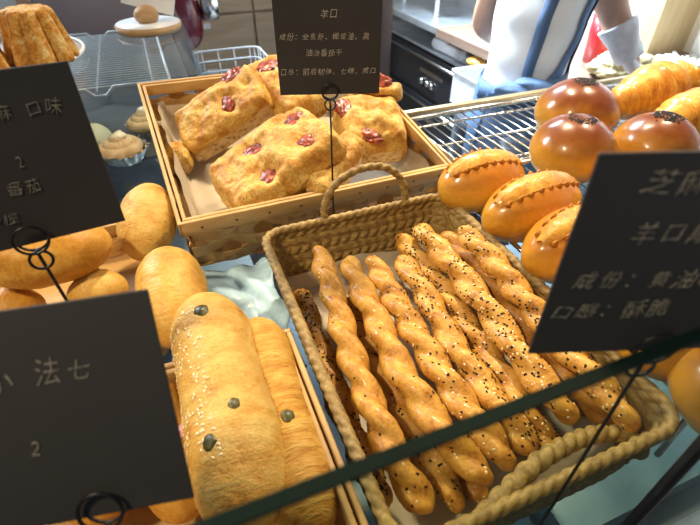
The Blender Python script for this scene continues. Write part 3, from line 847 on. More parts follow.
# ---------------------------------------------------------------- left: bread baskets and loaves
splint_basket('loaf_basket', 'light wooden basket with the olive loaves at the left of the twist basket', 0.262, 0.205, 0.084, (0, 0, 0), (-0.0805, 0.178, 0.001), rows=3)
splint_basket('roll_basket', 'light wooden basket of soft rolls behind the upper left sign', 0.290, 0.215, 0.050, (0, 0, 0), (-0.200, 0.475, 0.001), rows=1)
def loaf(name, label, p0, p1, r, m, seed, bend=0.0, group=None, tall=1.0, blunt=1.35, nz=0.06, cat='bread'):
    p0, p1 = Vector(p0), Vector(p1); mid = (p0+p1)/2
    side = (p1-p0).cross(Vector((0, 0, 1))).normalized()
    P_ = catmull([p0, mid+side*bend, p1], 150)
    base = mid.copy(); base.z = min(p.z for p in P_)-r*tall
    t = thing(name, label, cat, base, (0, 0, 0), group)
    P_ = [p-base for p in P_]; L = [0]
    for a, b in zip(P_, P_[1:]): L.append(L[-1]+(b-a).length)
    def rad(i, a):
        e = min(L[i], L[-1]-L[i]); q = min(1, e/(blunt*r*1.15))
        k = math.sqrt(max(0.004, 1-(1-q)**2))
        s = L[i]
        return r*k*(1+nz*noise.noise(Vector((s*14, math.cos(a)*0.8+seed, math.sin(a)*0.8)))+nz*.5*noise.noise(Vector((s*45, math.cos(a)*2.4, math.sin(a)*2.4+seed)))+.016*noise.noise(Vector((s*150, math.cos(a)*6, math.sin(a)*6+seed)))+.012*noise.noise(Vector((s*420, math.cos(a)*9, math.sin(a)*9+seed))))*(1-(1-tall)*abs(math.sin(a)))
    bm = NB(); sweep(bm, P_, rad, 72)
    obj('loaf_body', bm, m, t)
    return t, P_, rad, frames(P_)
def on_loaf(info, f, a):
    t, P_, rad, fr = info; i = int(f*(len(P_)-1)); tt, s, u = fr[i]
    nv = s*math.cos(a)+u*math.sin(a)
    return P_[i]+nv*rad(i, a), nv, tt
def add_olive(info, f, a, r=0.0075):
    p, nv, tt = on_loaf(info, f, a); bm = NB()
    M = frame_matrix(p-nv*r*0.60, tt, nv)
    lump(bm, (r*1.15, r, r*0.9), 3, 0.12, 2, f*10, M=M); obj('olive', bm, M_OLIVE, info[0])
def add_seeds(info, n, f0, f1, a0, a1, seed=0):
    sp = []
    while len(sp) < n:
        f, a = random.uniform(f0, f1), random.uniform(a0, a1)
        if noise.noise(Vector((f*7, a*2, seed)))+0.35 < random.random()*0.7: continue
        p, nv, tt = on_loaf(info, f, a); sp.append((p+nv*0.0002, nv))
    b1 = NB(); seeds_mesh(b1, sp, 0.0036); obj('white_sesame_seeds', b1, M_SEEDW, info[0], False, 'stuff')
# sweep frame: angle 0 = side (t x up); the loaves run from far to near, so side points to image left (-x)
L1 = loaf('olive_loaf', 'long pale olive loaf with sesame seeds down its left flank', at(201, 300, .096), at(250, 540, .080), .034, M_LOAF, 1, -0.004, 'olive loaves in the left wooden basket', .95)
add_olive(L1, .20, 1.5); add_olive(L1, .74, 1.15, .007); add_olive(L1, .64, 1.75, .0055)
add_seeds(L1, 170, .16, .8, .15, 1.35, 2)
L2 = loaf('olive_loaf', 'streaky golden olive loaf lying against the right wall of the left wooden basket', at(254, 322, .078), at(318, 540, .066), .0262, M_STREAK, 2, 0.003, 'olive loaves in the left wooden basket', .95)
add_olive(L2, .60, 1.8, .0065)
for k in range(5): pass
L3 = loaf('ham_loaf', 'low loaf with pink ham bits squeezed left of the pale olive loaf', at(150, 370, .052), at(188, 520, .045), .027, M_ROLLB, 3, 0, None, .95, nz=.12)
for f, a in ((.35, .9), (.55, 1.3), (.62, 2.2), (.78, 2.6)):
    p, nv, tt = on_loaf(L3, f, a); bm = NB(); lump(bm, (.008, .006, .004), 3, .3, 2, f*9, M=frame_matrix(p, tt, nv)); obj('ham_piece', bm, M_HAM, L3[0])
loaf('ham_loaf', 'loaf lying at the left end of the wooden basket behind the lower left sign', at(60, 400, .052), at(110, 520, .045), .030, M_ROLLB, 4, 0, None, .95)
RG = 'soft rolls in the rear left basket'
loaf('soft_roll', 'floury pale roll at the back beside the focaccia basket corner', at(152, 188, .090), at(143, 258, .060), .034, M_LOAF, 5, 0, RG, .95)
loaf('soft_roll', 'golden roll with a browned patch, just behind the tip of the pale olive loaf', at(166, 252, .082), at(179, 345, .060), .035, M_ROLL, 6, 0, RG, .95)
loaf('soft_roll', 'large glossy roll lying crosswise below the upper left sign', at(-28, 262, .105), at(112, 240, .098), .037, M_ROLLB, 7, 0.004, RG, .92)
loaf('soft_roll', 'roll tucked under the large crosswise roll on its right', at(68, 300, .050), at(128, 285, .055), .028, M_ROLL, 8, 0, RG, .95)
loaf('soft_roll', 'roll lying lowest at the left edge above the lower left sign', at(-20, 312, .05), at(45, 306, .05), .027, M_ROLLB, 9, 0, RG, .95)
loaf('soft_roll', 'roll at the far left standing behind the upper left sign', at(20, 215, .06), at(90, 205, .06), .034, M_ROLLB, 10, 0, RG, .95)

# ---------------------------------------------------------------- price cards on wire stands
FONT = None
try:
    FONT = bpy.data.fonts.load('<builtin>')
except Exception:
    FONT = None
def glyph_mesh(ch, size):
    cu = bpy.data.curves.new('glyph', 'FONT'); cu.body = ch; cu.size = size; cu.align_x = 'CENTER'; cu.align_y = 'CENTER'
    cu.resolution_u = 2; cu.shear = 0.18; cu.offset = -0.012*size; cu.extrude = 0.00012
    o = bpy.data.objects.new('glyph', cu); C.objects.link(o)
    dg = bpy.context.evaluated_depsgraph_get()
    me = bpy.data.meshes.new_from_object(o.evaluated_get(dg))
    bpy.data.objects.remove(o); bpy.data.curves.remove(cu)
    return me
def sign(label, pos, yaw, tilt, roll, lines, ring_dx=0.0, foot_z=0.0, lean=(0, 0)):
    """card standing on its bottom centre pos; lines: (x, y, size, text) on the card, x from the centre, y from the bottom"""
    t = thing('price_card', label, 'sign', (0, 0, 0))
    W, H = 0.104, 0.090
    u = Vector((math.cos(yaw), math.sin(yaw), 0)); n = Vector((math.sin(yaw), -math.cos(yaw), 0))
    v = Vector((0, 0, 1))*math.cos(tilt)-n*math.sin(tilt)
    u, v = u*math.cos(roll)+v*math.sin(roll), v*math.cos(roll)-u*math.sin(roll)
    n = u.cross(v)
    M = Matrix((u, v, n)).transposed().to_4x4(); M.translation = Vector(pos)
    bm = NB(); box(bm, (-W/2, 0, -0.0006), (W/2, H, 0.0006), 0.0004, M=M); obj('card', bm, M_CARD, t, False)
    rnd = random.Random(len(label))
    for x, y, size, text in lines:
        bm = NB()
        for ch in text:
            if ch == ' ': x += size*0.6; continue
            me = glyph_mesh(ch, size)
            T = M @ Matrix.Translation((x, y+rnd.uniform(-.05, .05)*size, 0.00085)) @ Matrix.Rotation(rnd.uniform(-.12, .16), 4, 'Z') @ Matrix.Diagonal((rnd.uniform(.75, 1.0), rnd.uniform(.8, 1.1), 1, 1))
            me.transform(T); bm.from_mesh(me); bpy.data.meshes.remove(me)
            x += size*(1.0 if ord(ch) > 255 else 0.6)
        obj('chalk_writing', bm, M_CHALK if 'four lines' in label and 'small' in label else M_CHALK2, t, False)
    # wire stand: two rings that pinch the card, a stem and a base loop
    cl = Vector(pos)+u*ring_dx
    down = Vector((0, 0, -1))
    foot = Vector((cl.x+lean[0], cl.y+lean[1], foot_z))
    back = cl+n*0.0016
    bm = NB()
    def ring(c, r, off, ux, vy, turns=1.0):
        return [c+ux*(math.cos(a)*r)+vy*(math.sin(a)*r)+n*off for a in [2*PI*turns*k/32 for k in range(33)]]
    sweep(bm, ring(back+v*0.003, 0.0085, 0.0012, u, v), 0.0008, 8)
    sweep(bm, ring(cl-n*0.0022+v*0.003, 0.0085, 0, u, v), 0.0008, 8)
    obj('clip_ring', bm, M_BLACKW, t)
    bm = NB(); low = cl-v*0.011
    sweep(bm, ring(low, 0.0058, 0.0008, u, v), 0.0009, 8); obj('lower_ring', bm, M_BLACKW, t)
    bm = NB(); sweep(bm, [cl+n*0.0008-v*0.004, low+n*0.0006+v*0.003, Vector((foot.x, foot.y, foot.z+0.002))], 0.0010, 8); obj('stem', bm, M_BLACKW, t)
    bm = NB(); sweep(bm, [foot+Vector((0.011*math.cos(2*PI*k/28), 0.0075*math.sin(2*PI*k/28), 0.0016)) for k in range(28)], 0.0010, 8, True); obj('base_loop', bm, M_BLACKW, t)
    return t
sign('small black sign with four lines of chalk writing standing in front of the focaccia basket', (0.1633, 0.4650, 0.2216), -0.322, 0.0, 0,
     [(-.004, .076, .0090, '羊口'), (-.045, .056, .0074, '成份：全麦粉、橄榄油、黑'), (-.020, .041, .0074, '油渍番茄干'), (-.047, .023, .0076, '口感：前后韧弹、七绵、咸口')], lean=(-0.004, -0.013))
sign('large black sign at the right with four lines of chalk writing', (0.1648, 0.0725, 0.2427), -0.3375, 0.0155, 0,
     [(-.030, .079, .0110, '芝麻棒'), (-.027, .060, .0100, '羊口咸'), (-.041, .039, .0094, '成份：黄油、芝麻'), (-.045, .024, .0094, '口感：酥脆')], lean=(0.001, 0.0005))
sign('black sign at the upper left leaning over the soft rolls', (-0.0908, 0.2607, 0.2374), 0.1028, 0.0884, 0,
     [(.016, .070, .0085, '麻 口味'), (.014, .046, .008, '2'), (-.002, .032, .0085, '、番茄'), (-.010, .017, .0085, '橄榄')], ring_dx=0.003, foot_z=0.006, lean=(0.012, -.008))
sign('black sign tilted back at the lower left beside the pale olive loaf', (-0.078, 0.1161, 0.1953), -0.2416, 0.4816, 0.0584,
     [(-.008, .063, .011, '小 法七'), (-.002, .034, .010, '2')], ring_dx=0.016, foot_z=0.006, lean=(0, -.01))

# ---------------------------------------------------------------- back left: glass case, cakes, rack, pastries in foil
gc = thing('glass_case', 'low clear glass case at the back left with a wire rack inside', 'glass case', (0, 0, 0))
obj('top_pane', box(NB(), (-0.62, 0.86, 0.134), (0.080, 1.88, 0.140)), M_CASE, gc, False)
obj('side_pane', box(NB(), (0.074, 0.866, 0.002), (0.080, 1.88, 0.134)), M_CASE, gc, False)
obj('front_pane', box(NB(), (-0.62, 0.86, 0.002), (0.080, 0.866, 0.134)), M_CASE, gc, False)
obj('base_sheet', box(NB(), (-0.61, 0.87, 0.0008), (0.072, 1.87, 0.0018)), plain('pale_steel_sheet', (.07, .075, .08), .4, .0, nscale=9, namt=.3), gc, False)
wire_rack('cooling_rack', 'empty fine wire rack inside the glass case at the back left', -0.30, 0.022, 1.20, 1.74, 0.030, 'X', 0.0185, 0.0022, 0.52, rr=0.0013, M_STEEL=plain('satin_wire', (.85, .86, .86), .5, .3))
cs = thing('cake_board', 'round white cake plate carrying the sugared star cakes on the glass case', 'plate', (-0.285, 1.06, 0.140))
bm = NB(); bmesh.ops.create_cone(bm, cap_ends=True, segments=64, radius1=0.15, radius2=0.165, depth=0.010); bmesh.ops.translate(bm, verts=bm.verts, vec=(0, 0, 0.0055)); obj('plate', bm, plain('white_plate', (0.85, 0.84, 0.82), 0.3), cs)
bm = NB(); sweep(bm, [Vector((0.165*math.cos(2*PI*k/64), 0.165*math.sin(2*PI*k/64), 0.0115)) for k in range(64)], 0.003, 8, True); obj('plate_rim', bm, plain('white_plate_rim', (0.88, 0.87, 0.85), 0.3), cs)
def pandoro(c, h, r0, r1, rot, label):
    t = thing('star_cake', label, 'cake', c, (0, 0, rot), 'sugared star cakes on the white plate')
    bm = NB(); rings = []; n = 96
    for j in range(25):
        f = j/24; rr = r0+(r1-r0)*f
        if f < .08: rr *= .93+.07*math.sqrt(f/.08)
        if f > .94: rr *= 1-.10*((f-.94)/.06)**2
        ring = []
        for k in range(n):
            a = 2*PI*k/n
            q = rr*(0.74+0.26*abs(math.cos(4*a))**0.75)*(1+.015*noise.noise(Vector((math.cos(a)*4, math.sin(a)*4, f*6+rot))))
            ring.append(bm.verts.new((q*math.cos(a), q*math.sin(a), h*f)))
        rings.append(ring)
    for A, B in zip(rings, rings[1:]):
        for k in range(n): bm.faces.new((A[k], A[(k+1) % n], B[(k+1) % n], B[k]))
    top = [bm.verts.new((v.co.x*.6, v.co.y*.6, h*0.985)) for v in rings[-1]]
    for k in range(n): bm.faces.new((rings[-1][k], rings[-1][(k+1) % n], top[(k+1) % n], top[k]))
    bm.faces.new(top); bm.faces.new(list(reversed(rings[0])))
    obj('cake_body', bm, M_PAND, t)
pc = at(46, 62, .153)
pandoro((pc.x-.004, pc.y+.02, .152), .082, .060, .038, .2, 'sugar-dusted star cake at the right of the pair on the white plate')
pc2 = at(-16, 72, .153)
pandoro((pc2.x-.014, pc2.y+.0, .152), .082, .060, .038, .5, 'sugar-dusted star cake cut by the left edge of the photo')
pc3 = at(2, 30, .153)
pandoro((pc3.x-.05, pc3.y+.02, .152), .09, .055, .044, .1, 'star cake standing behind the pair, half hidden')
# wooden card holder
wh = at(150, 30, .140)
t = thing('card_holder', 'round wooden stand holding a blank white card on the glass case', 'stand', wh)
M_OAK = wood('oak', (0.40, 0.22, 0.09), (0.60, 0.38, 0.18), (14, 60, 60))
bm = NB(); bmesh.ops.create_cone(bm, cap_ends=True, segments=56, radius1=.066, radius2=.070, depth=.014); bmesh.ops.translate(bm, verts=bm.verts, vec=(0, 0, .007)); obj('round_base', bm, M_OAK, t)
bm = NB(); bmesh.ops.create_cone(bm, cap_ends=True, segments=56, radius1=.067, radius2=.067, depth=.002); bmesh.ops.translate(bm, verts=bm.verts, vec=(0, 0, .0152)); obj('white_face', bm, plain('white_lacquer', (.80, .82, .84), .35), t)
bm = NB(); lump(bm, (.026, .022, .020), 4, .02, flat=-.7); bmesh.ops.translate(bm, verts=bm.verts, vec=(0.0, 0, .030)); obj('wooden_knob', bm, M_OAK, t)
bm = NB(); box(bm, (-.055, -.001, 0), (.055, .001, .12), .0005, M=Matrix.Translation((0.005, .004, .040)) @ Matrix.Rotation(R(-20), 4, 'Z') @ Matrix.Rotation(R(14), 4, 'Y') @ Matrix.Rotation(R(-22), 4, 'X')); o = obj('blank_card', bm, plain('white_card', (.86, .87, .88), .6), t, False)
# pastries in foil on the glass
def foil_roll(px, py, r, label, seed):
    c = at(px, py, 0.002); t = thing('foil_pastry', label, 'pastry', c, (0, 0, seed), 'pastries in foil cups')
    bm = NB(); n = 60; rings = []
    for j, (rr, z) in enumerate(((r*.75, 0), (r*.85, .010), (r*1.08, .022), (r*1.2, .024), (r*1.05, .0225), (r*.8, .012), (r*.7, .002))):
        rings.append([bm.verts.new((rr*(1+.06*math.sin(k*2*PI/60*15+j)+.05*noise.noise(Vector((k*.4, j, seed))))*math.cos(2*PI*k/n), rr*(1+.06*math.sin(k*2*PI/60*15+j))*math.sin(2*PI*k/n), z+.004*noise.noise(Vector((k*.3, j*2, seed)))*(j > 0 and j < 6))) for k in range(n)])
    for A, B in zip(rings, rings[1:]):
        for k in range(n): bm.faces.new((A[k], A[(k+1) % n], B[(k+1) % n], B[k]))
    obj('foil_cup', bm, M_FOIL, t, False)
    bm = NB(); pts = []
    for k in range(140):
        a = k/140*2*PI*2.7; q = r*.82*(1-k/140)+.004; pts.append(Vector((q*math.cos(a), q*math.sin(a), .020+.020*k/140)))
    sweep(bm, pts, lambda i, a: .0105*(1+.08*noise.noise(Vector((i*.2, a, seed)))), 12); obj('spiral_dough', bm, M_CINN, t)
    bm = NB(); lump(bm, (.013, .012, .008), 3, .3, 3, seed); bmesh.ops.translate(bm, verts=bm.verts, vec=(0, 0, .046)); obj('cream_topping', bm, plain('cream_topping', (.80, .70, .52), .5, nscale=150, bump=.6), t)
foil_roll(126, 160, .038, 'spiral pastry with a cream top in a foil cup beside the focaccia basket', 1)
foil_roll(150, 133, .032, 'foil cup pastry peeking out behind the spiral pastry', 2)
bm = NB(); c = at(96, 150, .002); lump(bm, (.036, .036, .03), 4, .03, flat=-.6); bmesh.ops.translate(bm, verts=bm.verts, vec=(0, 0, .02)); o = obj('pale_bun', bm, plain('pale_green_dough', (.50, .50, .36), .6, nscale=40)); o.location = c
tag(o, 'pale greenish bun left of the foil pastry, mostly behind the upper left sign', 'bread')
# things on the inner shelf, seen through the glass top
M_BAG = translucent('pale_blue_plastic', (0.20, 0.30, 0.34), .85, .3)
def crumpled(name, label, cat, pts, z, seed, m, amp=.02):
    bm = NB(); n = 34; V = []
    A, B, D, E = [Vector(p) for p in pts]
    for j in range(n+1):
        row = []
        for i in range(n+1):
            u, v = i/n, j/n; p = A.lerp(B, u).lerp(E.lerp(D, u), v)
            q = Vector((p.x*26+p.y*12, p.y*14, seed))
            zz = z+.006+amp*abs(noise.noise(q))+amp*.5*abs(noise.noise(q*2.3))
            row.append(bm.verts.new((p.x+.01*noise.noise(q*1.4+Vector((5, 0, 0))), p.y+.01*noise.noise(q*1.4+Vector((0, 5, 0))), zz)))
        V.append(row)
    for j in range(n):
        for i in range(n): bm.faces.new((V[j][i], V[j][i+1], V[j+1][i+1], V[j+1][i]))
    o = obj(name, bm, m); md = o.modifiers.new('thickness', 'SOLIDIFY'); md.thickness = .0006
    return tag(o, label, cat)
SH = FL+.812
M_BAG2 = plain('pale_blue_film', (.46, .68, .90), .35, nscale=40, namt=.25, bump=.6)
crumpled('plastic_bag', 'crumpled pale blue plastic sheet on the glass between the three baskets', 'plastic bag', [(-.052, .300, 0), (.072, .300, 0), (.072, .476, 0), (-.052, .476, 0)], .002, 3, M_BAG2, .016)
tb = thing('plastic_tray', 'translucent blue tray on the inner shelf below the right rack', 'tray', (0.62, 0.26, SH))
obj('tray_shell', box(box(box(box(box(NB(), (-.28, -.15, .001), (.28, .15, .005)), (-.28, -.15, .005), (-.275, .15, .05)), (.275, -.15, .005), (.28, .15, .05)), (-.275, -.15, .005), (.275, -.145, .05)), (-.275, .145, .005), (.275, .15, .05)), M_BAG, tb, False)

# ---------------------------------------------------------------- back of the shop
M_CABW = wood('grey_oak', (0.30, 0.215, 0.13), (0.46, 0.34, 0.22), (3, 30, 30))
dw = thing('drawer_cabinet', 'grey oak cabinet with wide drawers against the back wall', 'cabinet', (0.75, 3.25, FL))
obj('carcass', box(NB(), (-.75, .02, 0), (.55, .43, 1.40), .004), M_CABW, dw, False)
for k, z in enumerate((.06, .33, .60, .87, 1.14)):
    for x in (-.74, -.095):
        d_ = obj('drawer', box(NB(), (x, 0, z), (x+.63, .02, z+.255), .004), M_CABW, dw, False)
        obj('label_holder', box(NB(), (x+.29, -.004, z+.19), (x+.36, 0, z+.22), .001), plain('label_white', (.6, .6, .58), .5), d_, False)
# dark red machine behind the glass case
mc = thing('coffee_machine', 'dark red machine with a metal cap on a stand behind the glass case', 'machine', (.05, 2.20, FL))
M_MAROON = plain('maroon_enamel', (.16, .012, .022), .25, coat=.5)
obj('stand_cabinet', box(NB(), (-.46, -.16, 0), (.10, .22, .94), .005), plain('dark_laminate', (.08, .07, .07), .5), mc, False)
obj('machine_body', box(NB(), (-.44, -.10, .945), (-.06, .20, 1.30), .02), M_MAROON, mc)
bm = NB(); lump(bm, (.11, .11, .13), 4, 0, squircle=2.6); bmesh.ops.translate(bm, verts=bm.verts, vec=(.06, -.02, 1.075)); obj('round_tank', bm, M_MAROON, mc)
bm = NB(); bmesh.ops.create_cone(bm, cap_ends=True, segments=40, radius1=.06, radius2=.06, depth=.06, matrix=Matrix.Translation((.20, -.05, 1.12)) @ Matrix.Rotation(PI/2, 4, 'Y')); obj('metal_cap', bm, M_STEEL, mc)
obj('orange_strip', box(NB(), (-.445, -.108, .93), (-.40, -.101, 1.28), .001), plain('orange_paint', (.75, .20, .03), .5), mc, False)
# white wire basket on the floor side stand
wb = thing('white_wire_basket', 'white wire basket on a low shelf behind the glass case', 'basket', (.240, 1.62, -.30))
M_WW = plain('white_wire', (.82, .84, .86), .4)
for k in range(7):
    z = .03+.035*k
    bm = NB(); sweep(bm, [Vector((p.x*(1+.05*k/6), p.y*(1+.05*k/6), z)) for p in rounded_rect(-.11, -.15, .11, .15, .03, .02)], .003, 6, True); obj('hoop', bm, M_WW, wb)
for k, p in enumerate(rounded_rect(-.11, -.15, .11, .15, .03, .045)):
    bm = NB(); sweep(bm, [Vector((p.x, p.y, .01)), Vector((p.x*1.05, p.y*1.05, .24))], .002, 6); obj('upright', bm, M_WW, wb)
obj('basket_shelf', box(NB(), (-.12, -.16, -.80), (.12, .16, .005), .004), plain('dark_shelf', (.12, .12, .13), .5), wb, False)
# dark pillar
o = obj('pillar', box(NB(), (1.035, 2.20, FL), (1.10, 2.27, 1.5), .006), plain('dark_brown_pillar', (.07, .045, .035), .5)); tag(o, 'dark brown pillar behind the small black sign', 'pillar')

# workbench along the right wall: steel part far, wooden part near, oven below
BXL = 1.42
wbn = thing('workbench', 'steel and dark wood workbench running along the white wall', 'workbench', (0, 0, FL))
M_WSTEEL = plain('bench_steel', (.62, .66, .70), .28, .8, nscale=10, namt=.15)
M_WTOP = wood('worn_bench_wood', (0.14, 0.085, 0.06), (0.27, 0.18, 0.13), (30, 3, 30), .35)
obj('steel_top', box(NB(), (BXL, 2.33, .865), (2.24, 3.3, .90), .003), M_WSTEEL, wbn, False)
obj('wooden_top', box(NB(), (BXL, .55, .855), (2.24, 2.325, .90), .003), M_WTOP, wbn, False)
obj('base_cabinet', box(NB(), (BXL+.06, .6, 0), (2.24, 1.64, .855)), plain('grey_blue_cabinet', (.10, .13, .16), .45), wbn, False)
obj('bench_leg', box(NB(), (BXL+.02, 3.2, 0), (BXL+.07, 3.27, .865)), M_WSTEEL, wbn, False)
obj('bench_leg', box(NB(), (2.15, 3.2, 0), (2.20, 3.27, .865)), M_WSTEEL, wbn, False)
M_OVEN = plain('oven_black', (.016, .017, .020), .25, nscale=10, coat=.3)
ov = thing('oven', 'black oven with steel bar handles below the workbench', 'oven', (BXL+.08, 2.42, FL))
obj('oven_body', box(NB(), (0, -.74, .02), (.6, .74, .74), .006), M_OVEN, ov, False)
for z in (.62, .36, .10):
    obj('deck_door', box(NB(), (-.016, -.73, z-.13 if z > .2 else z-.07), (0, .73, z+.10), .004), M_OVEN, ov, False)
    obj('bar_handle', sweep(NB(), [Vector((-.035, -.66, z+.075)), Vector((-.035, .66, z+.075))], .008, 10), M_STEEL, ov)
    obj('control_strip', box(NB(), (-.02, -.12, z-.01), (-.016, .14, z+.01), .001), M_STEEL, ov, False)
for y in (-.02, .03, .10):
    bm = NB(); lump(bm, (.012, .018, .018), 3, 0); bmesh.ops.translate(bm, verts=bm.verts, vec=(-.026, y, .56)); obj('knob', bm, M_STEEL, ov)
obj('top_plate', box(NB(), (-.03, -.75, .74), (.6, .75, .755), .003), M_WSTEEL, ov, False)
# clutter under / on the bench
M_PLAS = translucent('milky_plastic', (.80, .82, .84), .8, .35)
pb = thing('plastic_tub', 'milky plastic tub hanging at the bench edge beside the worker', 'tub', (BXL-.10, 1.62, -.40))
obj('tub_shell', box(box(box(box(box(NB(), (-.08, -.22, 0), (.08, .22, .006)), (-.08, -.22, .006), (-.074, .22, .14)), (.074, -.22, .006), (.08, .22, .14)), (-.074, -.22, .006), (.074, -.214, .14)), (-.074, .214, .006), (.074, .22, .14)), M_PLAS, pb, False)
obj('tub_rim', sweep(NB(), [Vector((p.x, p.y, .14)) for p in rounded_rect(-.085, -.225, .085, .225, .01, .05)], .006, 8, True), M_PLAS, pb)
obj('tub_bracket', box(NB(), (-.06, -.2, -.699), (.06, .2, -.001), .004), plain('bracket_grey', (.12, .15, .18), .5), pb, False)
crumpled('white_bag', 'crumpled white bag with a brown pastry on top of the oven', 'bag', [(BXL+.06, 1.86, 0), (BXL+.30, 1.86, 0), (BXL+.30, 2.1, 0), (BXL+.06, 2.1, 0)], -.340, 5, plain('white_film', (.75, .72, .66), .4), .07)
bm = NB(); lump(bm, (.05, .07, .03), 4, .15, 2, 3); o = obj('brown_loaf', bm, M_ROLLB); o.location = (BXL+.04, 1.96, -.285); tag(o, 'small brown loaf in the white bag on the oven', 'bread')
bm = NB(); sweep(bm, [Vector((BXL+.09, 2.14, -.311)), Vector((BXL+.09, 2.45, -.311))], .032, 20); o = obj('paper_roll', bm, plain('white_paper', (.8, .82, .84), .6)); tag(o, 'white paper roll on top of the oven under the bench edge', 'roll')
# on the bench: wooden box, red canister, floury dough bag, film, white carton
BT = FL+.90
p = at_depth(648, 52, 1.85)
wx = thing('wooden_box', 'plain wooden box on the bench at the right of the worker', 'box', (2.04, 1.58, BT))
M_PINE = wood('pale_pine', (0.50, 0.33, 0.15), (0.66, 0.47, 0.24), (40, 40, 5))
obj('box_body', box(NB(), (-.11, -.12, .001), (.11, .12, .40), .004), M_PINE, wx, False)
obj('box_lid', box(NB(), (-.115, -.125, .401), (.115, .125, .418), .003), M_PINE, wx, False)
rc = thing('red_canister', 'red canister with a black lid on the bench behind the worker arm', 'canister', (1.75, 1.545, BT))
bm = NB(); bmesh.ops.create_cone(bm, cap_ends=True, segments=40, radius1=.055, radius2=.062, depth=.19); bmesh.ops.translate(bm, verts=bm.verts, vec=(0, 0, .096)); obj('canister_body', bm, plain('red_enamel', (.55, .015, .02), .3, coat=.4), rc)
bm = NB(); bmesh.ops.create_cone(bm, cap_ends=True, segments=40, radius1=.06, radius2=.05, depth=.04); bmesh.ops.translate(bm, verts=bm.verts, vec=(0, 0, .212)); obj('black_lid', bm, M_OVEN, rc)
M_DOUGH = crust('seeded_dough', [(0.25, (.24, .17, .09)), (.5, (.50, .40, .24)), (.8, (.74, .66, .48))], scale=30, rough=.6, bump=.5)
bm = NB(); lump(bm, (.14, .10, .05), 5, .25, 2.2, 8, flat=-.6); bmesh.ops.translate(bm, verts=bm.verts, vec=(0, 0, .034)); o = obj('raw_dough', bm, M_DOUGH); o.location = (1.70, 1.36, BT); tag(o, 'lumpy floury dough on the bench under the gloved hand', 'dough')
crumpled('clear_film', 'crumpled clear wrapping film on the bench against the wall', 'film', [(1.86, 1.06, 0), (2.10, 1.06, 0), (2.10, 1.40, 0), (1.88, 1.40, 0)], BT, 9, plain('pale_film', (.78, .76, .70), .3), .08)
o = obj('white_carton', box(NB(), (-.06, -.45, .001), (.05, .22, .42), .004), plain('white_carton', (.85, .85, .84), .6), None, False); o.location = (2.16, 1.18, BT); tag(o, 'white carton leaning along the wall at the back of the bench', 'carton')
st = thing('steel_rack', 'white tubular rack standing on the far steel bench top', 'rack', (1.75, 2.75, BT))
for x in (-.2, .2):
    for y in (-.2, .2):
        bm = NB(); sweep(bm, [Vector((x, y, 0.001)), Vector((x, y, .5))], .012, 10); obj('upright', bm, M_WW, st)
for z in (.12, .32, .5):
    obj('rack_shelf', box(NB(), (-.21, -.21, z), (.21, .21, z+.012), .002), M_WSTEEL, st, False)

# ---------------------------------------------------------------- the worker, seen from behind
PX = Vector((1.052, 1.185, FL))
HEAD = R(38)
fwd = Vector((math.cos(HEAD), math.sin(HEAD), 0)); rgt = Vector((math.sin(HEAD), -math.cos(HEAD), 0))
def W_(f, s, z): return fwd*f+rgt*s+Vector((0, 0, z))        # local to the feet, z above the floor
pr = thing('person', 'person in a white T-shirt and blue denim apron bending over the bench, seen from behind', 'person', PX)
M_SKIN = plain('skin', (.62, .36, .24), .5, nscale=30, namt=.06)
J = {'pelvis': (W_(0, 0, .93), .095), 'waist': (W_(.02, 0, 1.06), .085), 'chest': (W_(.10, 0, 1.28), .095), 'neckb': (W_(.17, 0, 1.44), .06), 'head0': (W_(.22, 0, 1.52), .055), 'head1': (W_(.26, 0, 1.60), .085), 'head2': (W_(.28, 0, 1.68), .075),
     'shR': (W_(.14, .14, 1.38), .05), 'elR': (W_(.30, .30, 1.16), .042), 'wrR': None, 'shL': (W_(.14, -.14, 1.38), .05), 'elL': (W_(.16, -.20, 1.12), .042), 'wrL': (W_(.38, -.16, 1.02), .028), 'haL': (W_(.45, -.12, .99), .03),
     'hipR': (W_(0, .08, .86), .075), 'knR': (W_(.03, .11, .48), .06), 'anR': (W_(-.02, .11, .09), .04), 'toR': (W_(.16, .12, .035), .035),
     'hipL': (W_(0, -.08, .86), .075), 'knL': (W_(.03, -.11, .48), .06), 'anL': (W_(-.02, -.11, .09), .04), 'toL': (W_(.16, -.12, .035), .035)}
elR = at_depth(598, -34, 1.50)-PX
wrR = at_depth(626, 50, 1.58)-PX
haR = at_depth(635, 72, 1.60)-PX
J['elR'] = (elR, .062); J['wrR'] = (wrR, .044); J['haR'] = (haR, .020)
edges = [('pelvis', 'waist'), ('waist', 'chest'), ('chest', 'neckb'), ('neckb', 'head0'), ('head0', 'head1'), ('head1', 'head2'), ('chest', 'shR'), ('shR', 'elR'), ('elR', 'wrR'), ('wrR', 'haR'), ('chest', 'shL'), ('shL', 'elL'), ('elL', 'wrL'), ('wrL', 'haL'),
         ('pelvis', 'hipR'), ('hipR', 'knR'), ('knR', 'anR'), ('anR', 'toR'), ('pelvis', 'hipL'), ('hipL', 'knL'), ('knL', 'anL'), ('anL', 'toL')]
